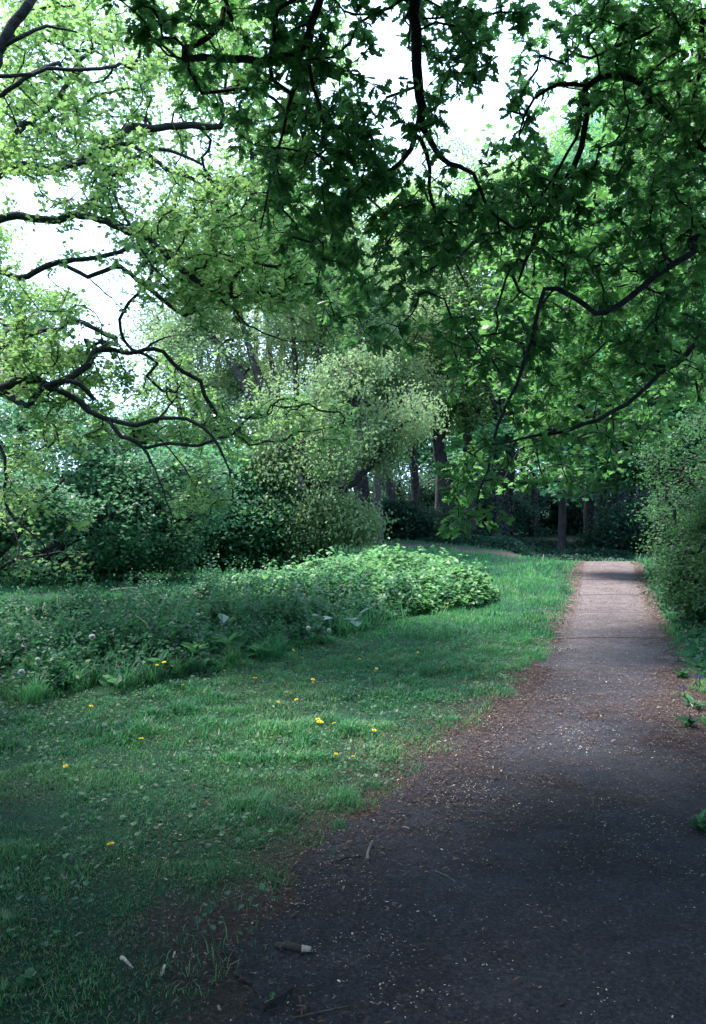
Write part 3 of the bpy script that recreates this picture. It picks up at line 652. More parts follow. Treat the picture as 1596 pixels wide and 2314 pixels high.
# sycamores right of the path, in front of the wood
tree('sycamore with bright layered leaves above the hawthorn hedge', (X(1590,17), 17),
     [([(0,0,0),(-.1,0,1.8),(-.5,0,3.2),(-.7,.2,5.5)], .16, .05), ([(-.2,0,1.9),(-1.2,-.2,2.5),(-2.3,-.3,3.1)], .07, .02), ([(-.5,0,3),(-1.6,.1,4.0),(-2.8,0,4.4)], .06, .02)],
     [((-1.3,0,3.6), (2.4,1.8,1.5), 1), ((-.2,0,5.2), (2.6,2,1.6), .6), ((-2.2,-.2,2.4), (1.2,1.2,.9), .3)], 1150, 22, .13, M_leaf_teal, M_bark_dark, name='sycamore_tree', scatter=.28, tm=T_STAR, clump=1.1, thr=.48, zmin=1.5)
tree('young sycamore hanging its leaves over the end of the path', (X(1330,24), 24),
     [([(0,3,-.3),(0,3,2),(-.1,2.4,4.6),(0,1.5,7.5)], .16, .06), ([(-.1,2.6,4.0),(.1,1.4,4.4),(-.3,.3,3.9)], .06, .02), ([(-.1,2.7,3.4),(1.4,1,3.8),(2.0,.1,3.6)], .05, .02)],
     [((0.2,2.0,4.0), (2.8,1.3,1.25), 1), ((.2,2.6,5.8), (2.8,1.6,1.7), .7)], 900, 20, .15, M_leaf_teal, M_bark_dark, name='sycamore_tree', scatter=.3, tm=T_STAR, clump=1.1, thr=.48, zmin=2.0)

# hawthorn hedge plants right of the path
tree('big hawthorn bush bulging over the right verge of the path', (6.25, 12.2),
     [([(0,0,0),(-.1,0,.9),(-.3,0,2.2)], .08, .03), ([(0,.1,0),(.5,.2,1.0),(.8,.2,2.4)], .07, .03), ([(0,-.1,0),(-.6,-.4,.7),(-1.0,-.6,1.6)], .05, .02)],
     [((-.2,-.1,1.7), (1.8,1.7,1.6), 1), ((-.2,-.8,.7), (1.3,1.2,.75), .4), ((.6,.4,2.2), (1.5,1.5,1.2), .4)], 2000, 26, .05, M_leaf_haw, M_bark_dark, name='hawthorn_bush', cat='bush', scatter=.15, clump=1.9, thr=.46, step=.16, zmin=.08)
tree('darker lower hawthorn at the picture edge in front of the big hawthorn bush', (4.95, 9.7),
     [([(0,0,0),(-.1,0,.6),(-.2,0,1.3)], .06, .02), ([(0,.1,0),(.5,.2,.7),(.8,.2,1.6)], .05, .02)],
     [((0,0,.95), (1.3,1.4,1.05), 1)], 1200, 26, .05, M_leaf_haw, M_bark_dark, name='hawthorn_bush', cat='bush', scatter=.14, clump=2.0, thr=.46, step=.14, zmin=.05)
tree('tall hawthorn behind the big bush reaching into the sycamore leaves', (8.6, 17.2),
     [([(0,0,0),(-.1,0,1.2),(-.4,0,3)], .1, .03), ([(0,0,0),(.6,0,1.5),(1,0,3.2)], .08, .03)],
     [((0,0,2.0), (1.6,1.5,1.9), 1)], 1100, 24, .07, M_leaf_haw, M_bark_dark, name='hawthorn_bush', cat='bush', scatter=.18, clump=1.6, thr=.46, step=.2)

# dark shrubs of the wood's edge
for lab, u, d, w, h in (('dark shrub between the stout tree base and the leaning trunk', 930, 32, 1.9, 2.2), ('dark shrub behind the earth track left of the ivy covered trunk', 1090, 34, 2.0, 1.9),
                        ('dark holly like shrub under the thin pole tree', 1210, 36, 2.4, 2.3), ('dark shrub at the foot of the black ivy clad tree', 1440, 28, 1.7, 1.9),
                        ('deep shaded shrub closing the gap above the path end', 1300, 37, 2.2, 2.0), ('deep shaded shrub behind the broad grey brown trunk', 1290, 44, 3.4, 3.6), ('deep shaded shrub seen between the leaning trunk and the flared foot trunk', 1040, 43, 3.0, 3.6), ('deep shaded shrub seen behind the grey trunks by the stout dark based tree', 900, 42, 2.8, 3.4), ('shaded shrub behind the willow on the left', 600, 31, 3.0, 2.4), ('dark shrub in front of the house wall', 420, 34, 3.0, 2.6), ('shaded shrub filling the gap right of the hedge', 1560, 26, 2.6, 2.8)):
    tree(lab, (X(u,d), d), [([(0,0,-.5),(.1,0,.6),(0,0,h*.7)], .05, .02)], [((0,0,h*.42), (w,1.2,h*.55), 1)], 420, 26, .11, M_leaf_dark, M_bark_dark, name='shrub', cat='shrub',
         scatter=.26, tm=T_BROAD, clump=1.2, thr=.45, zmin=-.5)

# the far wood: copies of two prototypes
def far_proto(label, x, y, H, w, mat, seedlab):
    return tree(label, (x, y), [([(0,0,-.1),(.1,0,H*.3),(-.1,0,H*.6),(0,0,H*.9)], .28, .06), ([(0,0,H*.25),(1.6,0,H*.45),(2.4,0,H*.6)], .1, .04), ([(0,0,H*.3),(-1.8,0,H*.5),(-2.4,0,H*.65)], .1, .04)],
         [((0,0,H*.62), (w,w*.8,H*.38), 1), ((0,0,H*.28), (w*1.1,w*.8,H*.22), .55)], 520, 28, .26, mat, M_bark_dark, scatter=.6, clump=.5, thr=.46, rt=.014, step=.6, group='trees of the far wood')
fa = far_proto('broad far tree seen between the willow stems', X(560,48), 48, 9.5, 4.2, M_leaf_wood, 1)
fb = far_proto('dark far tree seen through the trunks of the wood', X(1180,46), 46, 12, 4.4, M_leaf_teal, 2)
for src, u, d, sc, rz, lab in ((fb, 980, 50, .95, 1, 'far tree showing behind the two grey trunks'), (fb, 1330, 48, 1.05, 2.2, 'far tree closing the view above the path end'), (fb, 1480, 44, 1.25, 3.1, 'tall far tree behind the shaded tree at the right'),
                               (fa, 330, 56, .8, 1.5, 'far tree low on the skyline left of the willow'), (fa, 780, 50, .92, 2.6, 'far tree behind the drooping pale tree'), (fb, 1660, 40, 1.3, .7, 'tall far tree beyond the hedge'),
                               (fa, 1080, 58, 1.15, 4, 'far tree behind the dark leaning trunk'), (fa, 1400, 58, 1.4, 5, 'farthest tall tree of the right hand wood'), (fb, 690, 60, .8, 5.2, 'far tree just visible through the willow foot')):
    c = copy_tree(src); x = X(u, d); c.location = (x, d, float(gz(x, d))); c.scale = (sc,)*3; c.rotation_euler = (0, 0, rz); c['label'] = lab

for src, x, y, sc_, rz, lab in ((fb, 9, -7, 1.0, 1, 'unseen tree added for shade behind the viewer on the right of the path'), (fb, -5, -13, 1.0, 2, 'unseen tree added for shade behind the viewer on the lawn side'), (fb, 14, 4, 1.1, 3, 'unseen tree added for shade beyond the overhanging oak'), (fa, 2, -15, 1.1, 4, 'unseen tree added for shade at the start of the path behind the viewer'), (fa, -14, -5, 1.0, 5, 'unseen tree added for shade left of the lawn behind the viewer'), (fb, 15, 13, 1.1, 3, 'unseen tree added for shade right of the hedge')):
    c = copy_tree(src); c.location = (x, y, 0); c.scale = (sc_,)*3; c.rotation_euler = (0, 0, rz); c['label'] = lab  # unseen trees added around the viewer to hold back low sky light
# ------------------------------------------------------------------ ground plants
def region_w(x, y):
    """height of the weed / bramble canopy, 0 outside"""
    # front edge of the weeds
    fe = np.interp(x, [-6,-2.66,-1.85,-.79,.58,1.3,2.3], [5.6,6.0,6.6,7.9,10.2,11.3,13.2])
    fe = fe+.35*(vnoise(x, y, 1.7, 2)-.5)
    be = np.interp(x, [-7,-3,-1.2,0], [9.8,10.8,12.2,12.6])
    h = .33*sstep(-.1, 1.0, y-fe+.5*(vnoise(x, y, 3.5, 92)-.5))*(1-sstep(-.3, .9, y-be))*(x < 2.2)
    return h*(.15+.7*vnoise(x, y, 1.3, 9)+1.1*vnoise(x, y, 4.0, 19)**1.5)
def region_b(x, y):
    q = (np.where(x < .45, (x-.45)/2.9, (x-.45)/1.92))**2+((y-12.9-.25*(x-.3))/2.2)**2
    h = .66*np.clip(1-q, 0, 1)**.5*(.25+.7*vnoise(x, y, 1.0, 12)+.75*vnoise(x, y, 3.0, 13))
    return .80*h*(1+.13*np.clip(x, -2, 2)*.8)
def canopy(name, fn, box, n, lsize, mat, label, cat, kind=None, tm=T_BROAD, depth=.35, sm=.3, low=.25):
    x = rng.uniform(box[0], box[1], n); y = rng.uniform(box[2], box[3], n)
    h = fn(x, y); ok = h > .05; x, y, h = x[ok], y[ok], h[ok]; n = len(x)
    z = gz(x, y)+h*(1-rng.random(n)**1.7*(1-low))+rng.normal(0, .03, n)*(1+2*(rng.random(n) < .05))
    pos = np.stack([x, y, np.maximum(z, gz(x, y)+.02)], 1)
    tint = .45*rng.random(n)+.45*vnoise(x, y, 2.5, 4)+.1*(z > h*.8)
    return pos, tint, n, h
# bramble mound
root = empty('bramble_patch', (.45, 12.9, 0), 'bright leafy bramble mound in the middle of the lawn', 'bramble')
pos, tint, n, h = canopy('b', region_b, (-2.6,3,10.2,15.6), 46000, .06, M_bramble, '', '')
sh = vnoise(pos[:,0], pos[:,1], 9, 77) > .78; pos[:,2] += .22*sh*rng.random(n)
leaves('leaves', pos, dirs(n, -.05, .35), ups(n, .38), rng.uniform(.05, .11, n), T_BROAD, M_bramble, root, tint+.05)
s = Skel(40000); s.limb([A(.45,12.9,-.02), A(.45,12.9,.1)], .02, .015, 1, .001, .05, True)
q = np.stack([rng.uniform(-1.7,2.6,700), rng.uniform(10.6,15.2,700)], 1); hh = region_b(q[:,0], q[:,1]); q = q[hh > .1]; hh = hh[hh > .1]
s.grow(np.column_stack([q, hh*.9]), .15, .15, .12); s.solve(.003, .3)
V, f = s.tubes(np.ones(s.n, bool), 4); mesh('canes', V, [f], M_twig, root, smooth=True)
# weeds
pos0, tint0, n0, h0 = canopy('w', region_w, (-7,2.4,5.2,13.6), 95000, .05, M_weed, '', '')
xs_ = rng.uniform(-5.5, 1.8, 5200); ys_ = rng.uniform(6, 13, 5200); hh = region_w(xs_, ys_); ok = hh > .1; xs_, ys_, hh = xs_[ok], ys_[ok], hh[ok]
k_ = 12; hs = hh*rng.uniform(.9, 1.9, len(hh)); xx, yy, zz = np.repeat(xs_, k_), np.repeat(ys_, k_), np.repeat(hs, k_)*np.tile(np.linspace(.35, 1, k_), len(hs))
m_ = len(xx); pos = np.vstack([pos0, np.column_stack([xx+rng.normal(0, .012, m_), yy+rng.normal(0, .012, m_), gz(xx, yy)+zz])]); n = len(pos)
szs = np.concatenate([rng.uniform(.025, .075, n0), np.tile(np.linspace(.085, .03, k_), len(hs))*rng.uniform(.8, 1.2, m_)]); tint = np.concatenate([tint0*.85, .35+.5*rng.random(m_)])
tag(leaves('nettles', pos, dirs(n, -.1, .45), ups(n, .5), szs, T_BROAD, M_weed, None, tint), 'dark green knee high nettles and weeds between the lawn and the shrubs', 'undergrowth', kind='stuff')
# tall grass among the weeds
n = 26000; x = rng.uniform(-6, 2.6, n); y = rng.uniform(5.6, 14, n); hw = region_w(x, y); hb = region_b(x, y); ok = ((hw > .03) | ((hb > .02) & (hb < .2))) & (vnoise(x, y, 1.8, 55) > .42); x, y, hw = x[ok], y[ok], hw[ok]; n = len(x)
h = (.06+np.minimum(hw*1.25, .34)*rng.random(n))*(.7+.8*vnoise(x, y, 2.5, 56)); a = rng.uniform(0, 6.28, n); D = np.stack([np.cos(a), np.sin(a), 0*a], 1); W = np.stack([-np.sin(a), np.cos(a), 0*a], 1)*.006
B = np.stack([x, y, gz(x, y)], 1); ln = rng.uniform(.1, .8, n)[:,None]; h = h[:,None]; U = A(0,0,1)
V = np.stack([B-W, B+W, B+D*h*ln*.3+U*h*.6+W*.9, B+D*h*ln*.3+U*h*.6-W*.9, B+D*h*ln+U*h*(1-.2*ln)+W*.1, B+D*h*ln+U*h*(1-.2*ln)-W*.1], 1).reshape(-1, 3)
o_ = (np.arange(n)*6)[:,None,None]; f = (o_+np.array([[0,1,2,3],[3,2,4,5]])[None]).reshape(-1, 4)
tag(mesh('tall_grass', V, [f], M_grass, None, np.repeat(np.clip(.35+.5*rng.random(n), 0, 1), 2)), 'long bent grass blades growing up through the nettles', 'grass', kind='stuff')
# wood floor plants
def region_f(x, y):
    fe = np.interp(x, [-2,3.2,4.6,6,9,12], [32,29.6,25.2,22.9,21.9,20.5])
    return .5*sstep(0, .6, y-fe)*(1-sstep(29, 31, y))*(.5+.8*vnoise(x, y, 1.0, 15))*(x > 2.6)
def region_f2(x, y): return region_f(x, y)
x = rng.uniform(2.6, 13, 60000); y = rng.uniform(21, 31, 60000); h = region_f(x, y); ok = h > .04; x, y, h = x[ok], y[ok], h[ok]; n = len(x)
pos = np.stack([x, y, gz(x, y)+h*(1-.8*rng.random(n)**1.6)], 1)
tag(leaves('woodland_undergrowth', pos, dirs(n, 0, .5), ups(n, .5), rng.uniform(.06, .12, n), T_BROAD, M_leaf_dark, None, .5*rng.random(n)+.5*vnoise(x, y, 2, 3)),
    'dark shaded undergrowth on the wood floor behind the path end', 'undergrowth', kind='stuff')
# verge plants right of path
x = rng.uniform(2.2, 9, 120000); y = rng.uniform(3.0, 20, 120000); e = x-xR(y)
h = .19*sstep(.02, .5, e-.22*vnoise(x, y, 2, 5))*(vnoise(x, y, 1.4, 31) > .22)*(1-.6*sstep(1.4, 3, e)); ok = h > .02; x, y, h = x[ok], y[ok], h[ok]; n = len(x)
pos = np.stack([x, y, gz(x, y)+h*(1-.9*rng.random(n))+.015], 1)
tag(leaves('verge_weeds', pos, dirs(n, .1, .5), ups(n, .5), rng.uniform(.035, .08, n), T_BROAD, M_weed, None, .6*rng.random(n)+.3*vnoise(x, y, 2, 3)),
    'low leafy weeds along the right verge under the hedge', 'weeds', kind='stuff')

# grass ---------------------------------------------------------------
def grass():
    allV, allF, allT = [], [], []; base = 0
    def zone(n, y0, y1, w, hgt, seg2):
        nonlocal base
        y = np.sqrt(rng.uniform(y0*y0, y1*y1, n)); half = .50*y+.4
        x = rng.uniform(-1, 1, n)*half
        keep = (x < xL(y)-.02+.26*(vnoise(x, y, 5, 1)-.5)) | (x > xR(y)+.05+.3*(vnoise(x, y, 4, 2)-.3))
        keep &= ~((x > xR(y)) & (y < 6.5) & (vnoise(x, y, 1.6, 40) < .35))
        keep |= (y > 20.9) & (y < 22.4) & (x > 4.2)
        wood_ = (y > np.interp(x, [-2,3.2,4.6,6,9,12], [40,29.6,25.2,22.9,21.9,20.5]))
        keep &= ~wood_
        # earth track
        tx = np.interp(y, [22.3,23.6,25.6,27.6,29.5], [5.6,4.4,3.4,2.6,1.0]); keep &= ~((np.abs(x-tx) < .75) & (y > 22.2) & (y < 29.5))
        # worn patches near the camera
        worn = sstep(.42, .62, vnoise(x, y, 1.6, 3)*.7+vnoise(x, y, 5, 4)*.3)*np.clip((5.0-y)/1.8, 0, 1)
        worn = np.maximum(worn, .75*sstep(.62, .8, vnoise(x, y, 1.1, 44)))
        keep &= rng.random(n) > worn*.93; keep &= rng.random(n) < .55+.45*sstep(.2, .5, vnoise(x, y, 7, 51)*.6+vnoise(x, y, 2.0, 50)*.4)
        edge = np.clip((xL(y)-x)/.4, 0, 1); keep &= rng.random(n) < .35+.65*edge+(x > xR(y))
        inw = region_w(x, y) > .15; keep &= ~inw | (rng.random(n) < .35)
        keep &= ~(region_b(x, y) > .2)
        x, y = x[keep], y[keep]; m = len(x)
        tuft = vnoise(x, y, 2.0, 50)*.4+vnoise(x, y, 7, 51)*.6
        h = hgt*(.42+3.8*tuft**3.2)*rng.uniform(.5, 1.35, m)
        lw = region_w(x, y); h *= 1+2.5*(lw > .03)
        h *= 1+.3*((y > 11) & (x < -1.5))
        a = rng.uniform(0, 2*math.pi, m); D = np.stack([np.cos(a), np.sin(a), 0*a], 1); W = np.stack([-np.sin(a), np.cos(a), 0*a], 1)
        B = np.stack([x, y, gz(x, y)-.005], 1); lean = rng.uniform(.3, 1.15, m)
        ww = w*rng.uniform(.6, 1.3, m)
        t = .15+.42*(rng.random(m)-.3)+.65*sstep(.25,.75,vnoise(x, y, 1.1, 60))*.6+.45*sstep(.2,.8,vnoise(x, y, 4, 61))*.7
        dry = (rng.random(m) < .05+.35*sstep(.52, .75, vnoise(x, y, .9, 62)*.6+vnoise(x, y, 3.1, 63)*.4)); t = np.where(dry, .93+.07*rng.random(m), np.clip(.42+(t-.45)*1.35, 0, .88))
        if seg2:
            m1 = B+D*(h*lean*.25)[:,None]+A(0,0,1)*(h*.55)[:,None]; tp = B+D*(h*lean*.8)[:,None]+A(0,0,1)*(h*(1-.25*lean))[:,None]
            V = np.stack([B-W*ww[:,None]/2, B+W*ww[:,None]/2, m1+W*ww[:,None]*.4, m1-W*ww[:,None]*.4, tp+W*ww[:,None]*.08, tp-W*ww[:,None]*.08], 1)
            o = base+(np.arange(m)*6)[:,None,None]; f = (o+np.array([[0,1,2,3],[3,2,4,5]])[None]).reshape(-1, 4); allT.append(np.repeat(t, 2)); base += 6*m
        else:
            tp = B+D*(h*lean*.6)[:,None]+A(0,0,1)*(h*(1-.2*lean))[:,None]
            V = np.stack([B-W*ww[:,None]/2, B+W*ww[:,None]/2, tp+W*ww[:,None]*.15, tp-W*ww[:,None]*.15], 1)
            o = base+(np.arange(m)*4)[:,None,None]; f = (o+np.array([[0,1,2,3]])[None]).reshape(-1, 4); allT.append(t); base += 4*m
        allV.append(V.reshape(-1, 3)); allF.append(f)
    zone(170000, 2.1, 4.8, .0042, .027, True)
    zone(210000, 4.8, 9, .0072, .042, True)
    zone(190000, 9, 16, .014, .05, False)
    zone(150000, 16, 31, .03, .07, False)
    o = mesh('grass', np.vstack(allV), [np.vstack(allF)], M_grass, None, np.concatenate(allT))
    tag(o, 'short tufted green grass of the lawn and verges', 'grass', kind='stuff')
grass()

# small broad-leaved plants in the turf (plantain, clover)
n = 16000; y = np.sqrt(rng.uniform(2.1**2, 10**2, n)); x = rng.uniform(-1, 1, n)*(.5*y)
ok = ((x < xL(y)-.1) | (x > xR(y)+.3)) & (vnoise(x, y, 2.4, 70) > .45) & (region_w(x, y) < .05); x, y = x[ok], y[ok]; n = len(x)
pos = np.stack([x, y, gz(x, y)+rng.uniform(.015, .05, n)], 1)
tag(leaves('lawn_weeds', pos, dirs(n, .25, .3), ups(n, .35), rng.uniform(.012, .036, n), T_BROAD, M_weed, None, .2+.8*rng.random(n)), 'small broad leaves scattered through the short turf', 'weeds', kind='stuff')

# litter ---------------------------------------------------------------
def flecks(name, x, y, size, asp, mat, label, cat, lift=.02, tint=None):
    n = len(x); t = (x-xL(y))/(xR(y)-xL(y)); crown = np.where((t > 0) & (t < 1), .008+.012*np.sin(math.pi*np.clip(t, 0, 1)), .002)
    pos = np.stack([x, y, gz(x, y)+crown+rng.uniform(.001, lift, n)], 1)
    T = np.array([(-.5,-.5*asp,0),(.1,-.5*asp,.12),(.5,-.2*asp,.0),(.5,.3*asp,0),(0,.5*asp,.12),(-.5,.3*asp,.02)]); tm = (T, [np.array([[0,1,4,5],[1,2,3,4]])])
    return tag(leaves(name, pos, dirs(n, 0, .12), ups(n, .16), size, tm, mat, None, rng.random(n) if tint is None else tint), label, cat, kind='stuff')
n = 430000; y = np.concatenate([np.sqrt(rng.uniform(2.1**2, 20.6**2, 250000)), np.sqrt(rng.uniform(2.1**2, 7.5**2, 180000))]); L_, R_ = xL(y), xR(y)
x = rng.uniform(-.45, 1.35, n)*(R_-L_)+L_
e = np.minimum(np.abs(x-L_), np.abs(x-R_)); cl = vnoise(x, y, 1.5, 80)*.5+vnoise(x, y, 5, 81)*.5
pr = .8*np.exp(-(e/(.15+.20*(y < 6.5)))**2)+.60*sstep(.54, .72, cl)*(1-.4*sstep(6, 9, y))*((x > L_) & (x < R_))+.13+.25*(x < L_)*(y < 4.5)+.10*((x > R_) & (y < 7))
pr *= np.where(x < L_-.05, .8, 1)
pr *= 1-.75*sstep(8, 15, y)*(e > .12); ok = rng.random(n) < pr; x, y, e = x[ok], y[ok], e[ok]; n = len(x)
flecks('leaf_litter', x, y, rng.uniform(.004, .013, n)*(1+y/14)*(1+1.2*(rng.random(n) < .03)), .3, M_litter, 'brown leaf and bud litter strewn over the tarmac and its edges', 'litter', tint=np.clip(rng.random(n)**1.3+.25*sstep(6, 14, y), 0, 1))
n = 120000; y = np.sqrt(rng.uniform(2.1**2, 9**2, n)); x = rng.uniform(-1, 1, n)*(.5*y); ok = (x < xL(y)-.05) & (region_w(x, y) < .05) & (rng.random(n) < .25+.75*sstep(.4, .7, vnoise(x, y, 1.6, 3)))
x, y = x[ok], y[ok]; flecks('turf_litter', x, y, rng.uniform(.004, .018, len(x)), .3, M_litter, 'dead leaf scraps and husks lying in the turf', 'litter', .035)
n = 30000; y = 2.2+6.4*rng.random(n)**1.1; L_, R_ = xL(y), xR(y); x = rng.uniform(-.5, 1.15, n)*(R_-L_)+L_
cl = vnoise(x, y, 1.9, 90)*.6+vnoise(x, y, 6, 91)*.4; ok = (rng.random(n) < .07+.9*sstep(.58, .76, cl)) & (rng.random(n) < np.where(x < L_-.1, .25, 1)); x, y = x[ok], y[ok]; n = len(x)
flecks('wood_chips', x, y, rng.uniform(.002, .008, n)*(1+1.1*(rng.random(n) < .10)), .45, M_chip, 'small pale wood chips and bud scales scattered on the dark tarmac', 'wood chips')

# ------------------------------------------------------------------ single small things
def stick(name, pts, r0, r1, mat, label, cat, group=None, sides=7, wob=.25):
    pts = [A(*p) for p in pts]; s = Skel(400); r = max(r0, .003)
    root0 = pts[0]; s.limb(pts, r0, r1, 1, r*wob, max(.02, np.linalg.norm(pts[-1]-pts[0])/14), True); s.solve(.0005, .1)
    V, f = s.tubes(np.ones(s.n, bool), sides)
    m = len(f)//sides; capA = np.array([list(range(sides))[::-1]]); nv = len(V); capB = np.array([list(range(nv-sides, nv))])
    o = mesh(name, V-root0, [f, capA, capB], mat, smooth=True); o.location = tuple(root0)
    return tag(o, label, cat, group)
def G(u, v, up=0):
    d = EYE*F/(v-VH); x = X(u, d); z = float(gz(x, d)); d = (EYE-z-up)*F/(v-VH); return A(X(u, d), d, z+up)
stick('fallen_branch', [G(250,1336,.06), G(285,1331,.10), G(320,1332,.07), G(358,1333,.05)], .03, .018, M_twig, 'bare pale fallen branch lying in the grass before the shrubs', 'branch')
stick('fallen_branch', [G(305,1340,.05), G(325,1334,.11), G(342,1329,.13)], .018, .010, M_twig, 'short forked stick leaning across the bare fallen branch', 'branch')
stick('twig', [G(985,1975,.012), G(1018,1990,.012), G(1042,2014,.012), G(1050,2040,.012)], .0045, .0025, M_twig, 'long curved twig lying on the dark tarmac', 'twig')
stick('twig', [G(830,1950,.02), G(834,1925,.02), G(842,1905,.03)], .009, .005, M_twig, 'short bent twig where the lawn meets the tarmac', 'twig')
r = stick('broken_branch', [G(622,2142,.02), G(655,2147,.022), G(682,2152,.02)], .011, .012, M_bark_grey, 'grey broken branch piece with a pale snapped end', 'branch')
c = stick('snapped_end', [G(681,2152,.02), G(702,2154,.02)], .0125, .009, M_cut, None, None)
c.parent = r; c.location = tuple(A(*c.location)-A(*r.location))
stick('twig', [G(590,2290,.012), G(630,2262,.02), G(668,2238,.015)], .008, .005, M_bark_oak, 'dark twig at the tarmac corner by the turf', 'twig')
stick('twig', [G(660,2312,.01), G(720,2298,.01), G(785,2285,.01)], .003, .002, M_twig, 'thin straw coloured twig near the bottom of the path', 'twig')
stick('wood_splinter', [G(270,2172,.03), G(282,2180,.03), G(296,2196,.02)], .007, .003, M_cut, 'pale wood splinter on bare soil in the turf', 'wood splinter')
stick('wood_splinter', [G(369,2190,.03), G(361,2214,.02)], .005, .003, M_cut, 'upright pale wood splinter beside the dark grass tuft', 'wood splinter')
stick('wood_splinter', [G(392,2160,.02), G(388,2172,.02)], .004, .003, M_cut, 'tiny pale wood chip above the dark grass tuft', 'wood splinter')
stick('twig', [G(1120,1842,.012), G(1160,1858,.012)], .004, .003, M_twig, 'straight pale twig in the middle of the tarmac', 'twig')
stick('twig', [G(1410,1890,.012), G(1450,1900,.012), G(1500,1906,.012)], .004, .003, M_twig, 'thin twig on the dim right half of the tarmac', 'twig')
stick('twig', [G(1515,1640,.02), G(1552,1668,.015)], .005, .003, M_twig, 'pale crooked twig on the litter by the right verge', 'twig')
stick('twig', [G(1290,1622,.015), G(1360,1610,.02)], .005, .003, M_bark_oak, 'dark twig where the tarmac dims', 'twig')
stick('twig', [G(750,1955,.012), G(780,1945,.02), G(815,1940,.012)], .006, .004, M_bark_oak, 'dark curved twig along the turf edge', 'twig')
# pale stick and dry stalks in the weeds
stick('stick', [G(364,1482,.02), P(360,1452,7.9)+A(0,0,0), P(349,1425,7.95)], .007, .006, M_cut, 'white bare stick poking out of the nettles', 'stick')
for k, (u0, v0, u1, v1, u2, v2) in enumerate([(85,1420,60,1370,68,1330),(62,1470,62,1400,75,1345),(0,1432,45,1470,90,1520),(200,1460,200,1400,222,1356),(275,1458,262,1420,247,1385),(122,1462,95,1420,70,1390),
                                     (345,1440,330,1410,305,1390),(140,1390,130,1370,128,1345),(15,1420,25,1390,40,1355),(490,1380,484,1350,470,1320),(30,1560,60,1500,50,1440)]):
    d = 6.8+.3*(k % 5)
    lab = ['pale arching stalk above the nettles below the low hazel', 'tall pale stalk crossing the arching one', 'pale stalk slanting low through the nettles at the picture edge', 'hooked pale stalk standing in the middle of the nettles',
           'short pale stalk right of the hooked stalk', 'pale stalk leaning left behind the puffball seed heads', 'bent pale stalk near the white bare stick', 'thin upright stalk at the back of the nettles', 'pale stalk at the back corner of the nettles', 'thin stalk by the left end of the bramble mound', 'long pale stalk in the front of the nettles'][k]
    stick('dry_stalk', [P(u0,v0,d), P(u1,v1,d), P(u2,v2,d+.1)], .003, .0016, M_straw, lab, 'stalk', sides=5)

# dandelions
def head_mesh(R, h, col, fluffy):
    V, Fq, mi = [], [], []
    if fluffy:
        bpy_me = []
        n = 220; i = np.arange(n)+.5; ph = np.arccos(1-2*i/n); th = math.pi*(1+5**.5)*i
        D = np.stack([np.cos(th)*np.sin(ph), np.sin(th)*np.sin(ph), np.cos(ph)], 1)
        for d in D:
            t = np.cross(d, A(.3,.5,.8)); t /= np.linalg.norm(t); b = np.cross(d, t); o = len(V)
            c = d*R; V += [A(0,0,h), A(0,0,h)+c+t*R*.16, A(0,0,h)+c*1.02+b*R*.16, A(0,0,h)+c-t*R*.16]; Fq.append([o, o+1, o+2, o+3]); mi.append(0)
    else:
        for ring, (rr, zz) in enumerate(((R, 0.0), (R*.75, R*.22), (R*.45, R*.32))):
            n = 16-4*ring
            for k in range(n):
                a = 2*math.pi*(k+.5*ring)/n; d = A(math.cos(a), math.sin(a), 0); t = A(-math.sin(a), math.cos(a), 0); o = len(V)
                V += [A(0,0,h-.004)-t*R*.03, A(0,0,h-.004)+t*R*.03, d*rr+t*R*.14+A(0,0,h+zz), d*rr-t*R*.14+A(0,0,h+zz)]; Fq.append([o, o+1, o+2, o+3]); mi.append(0)
    for k in range(5):
        a, b = 2*math.pi*k/5, 2*math.pi*(k+1)/5; o = len(V)
        V += [A(math.cos(a)*.002, math.sin(a)*.002, -.02), A(math.cos(b)*.002, math.sin(b)*.002, -.02), A(math.cos(b)*.002, math.sin(b)*.002, h), A(math.cos(a)*.002, math.sin(a)*.002, h)]; Fq.append([o, o+1, o+2, o+3]); mi.append(1)
    return np.array(V), np.array(Fq), mi
V, f, mi = head_mesh(.021, .075, None, False)
dand = mesh('dandelion', V, [f], [M_yellow, M_stem], midx=mi)
V, f, mi = head_mesh(.026, .20, None, True)
clock = mesh('dandelion_clock', V, [f], [M_fluff, M_stem], midx=mi)
spots = [  # u, v, label, group
 (200,1613,'yellow dandelion in the dim turf below the nettles, leftmost of all dandelions in flower',None), (316,1692,'lone dandelion turned sideways in the darkest part of the lawn',None),
 (352,1516,'smaller of the two yellow dandelions at the front of the nettles',None), (372,1512,'larger of the two yellow dandelions at the front of the nettles',None), (411,1558,'dandelion just below the nettles edge, third to the right of the white bare stick',None),
 (1010,1519,'bright dandelion alone in the open lawn nearest the path',None), (945,1482,'dandelion above and left of the lone bright one near the path',None)]
gA = 'dandelions scattered in the shaded lawn'; lA = 'yellow dandelion scattered in the short shaded turf'
for u, v in ((546,1514),(580,1548),(577,1548),(620,1598),(622,1600),(657,1580),(700,1552),(705,1550),(718,1643),(722,1650),(727,1649),(760,1650),(843,1668),(752,1720),(797,1728),(693,1527),(673,1597),(850,1522),(812,1497),(657,1480),(137,1738),(150,1744),(250,1943),(680,1497),(735,1502)):
    spots.append((u, v, lA, gA))
gB = 'dandelions crowding the right end of the bramble mound'; lB = 'yellow dandelion in the crowd at the right end of the bramble mound'
for u, v in ((1040,1352),(1050,1356),(1062,1350),(1072,1347),(1080,1340),(1022,1366),(1032,1370),(1046,1366),(1058,1362),(1003,1378),(1013,1372),(1086,1352),(1094,1345),(1070,1360),(1120,1340),(1160,1318),(1030,1358),(1082,1332),(1100,1337),(985,1387)):
    spots.append((u, v, lB, gB))
first = True
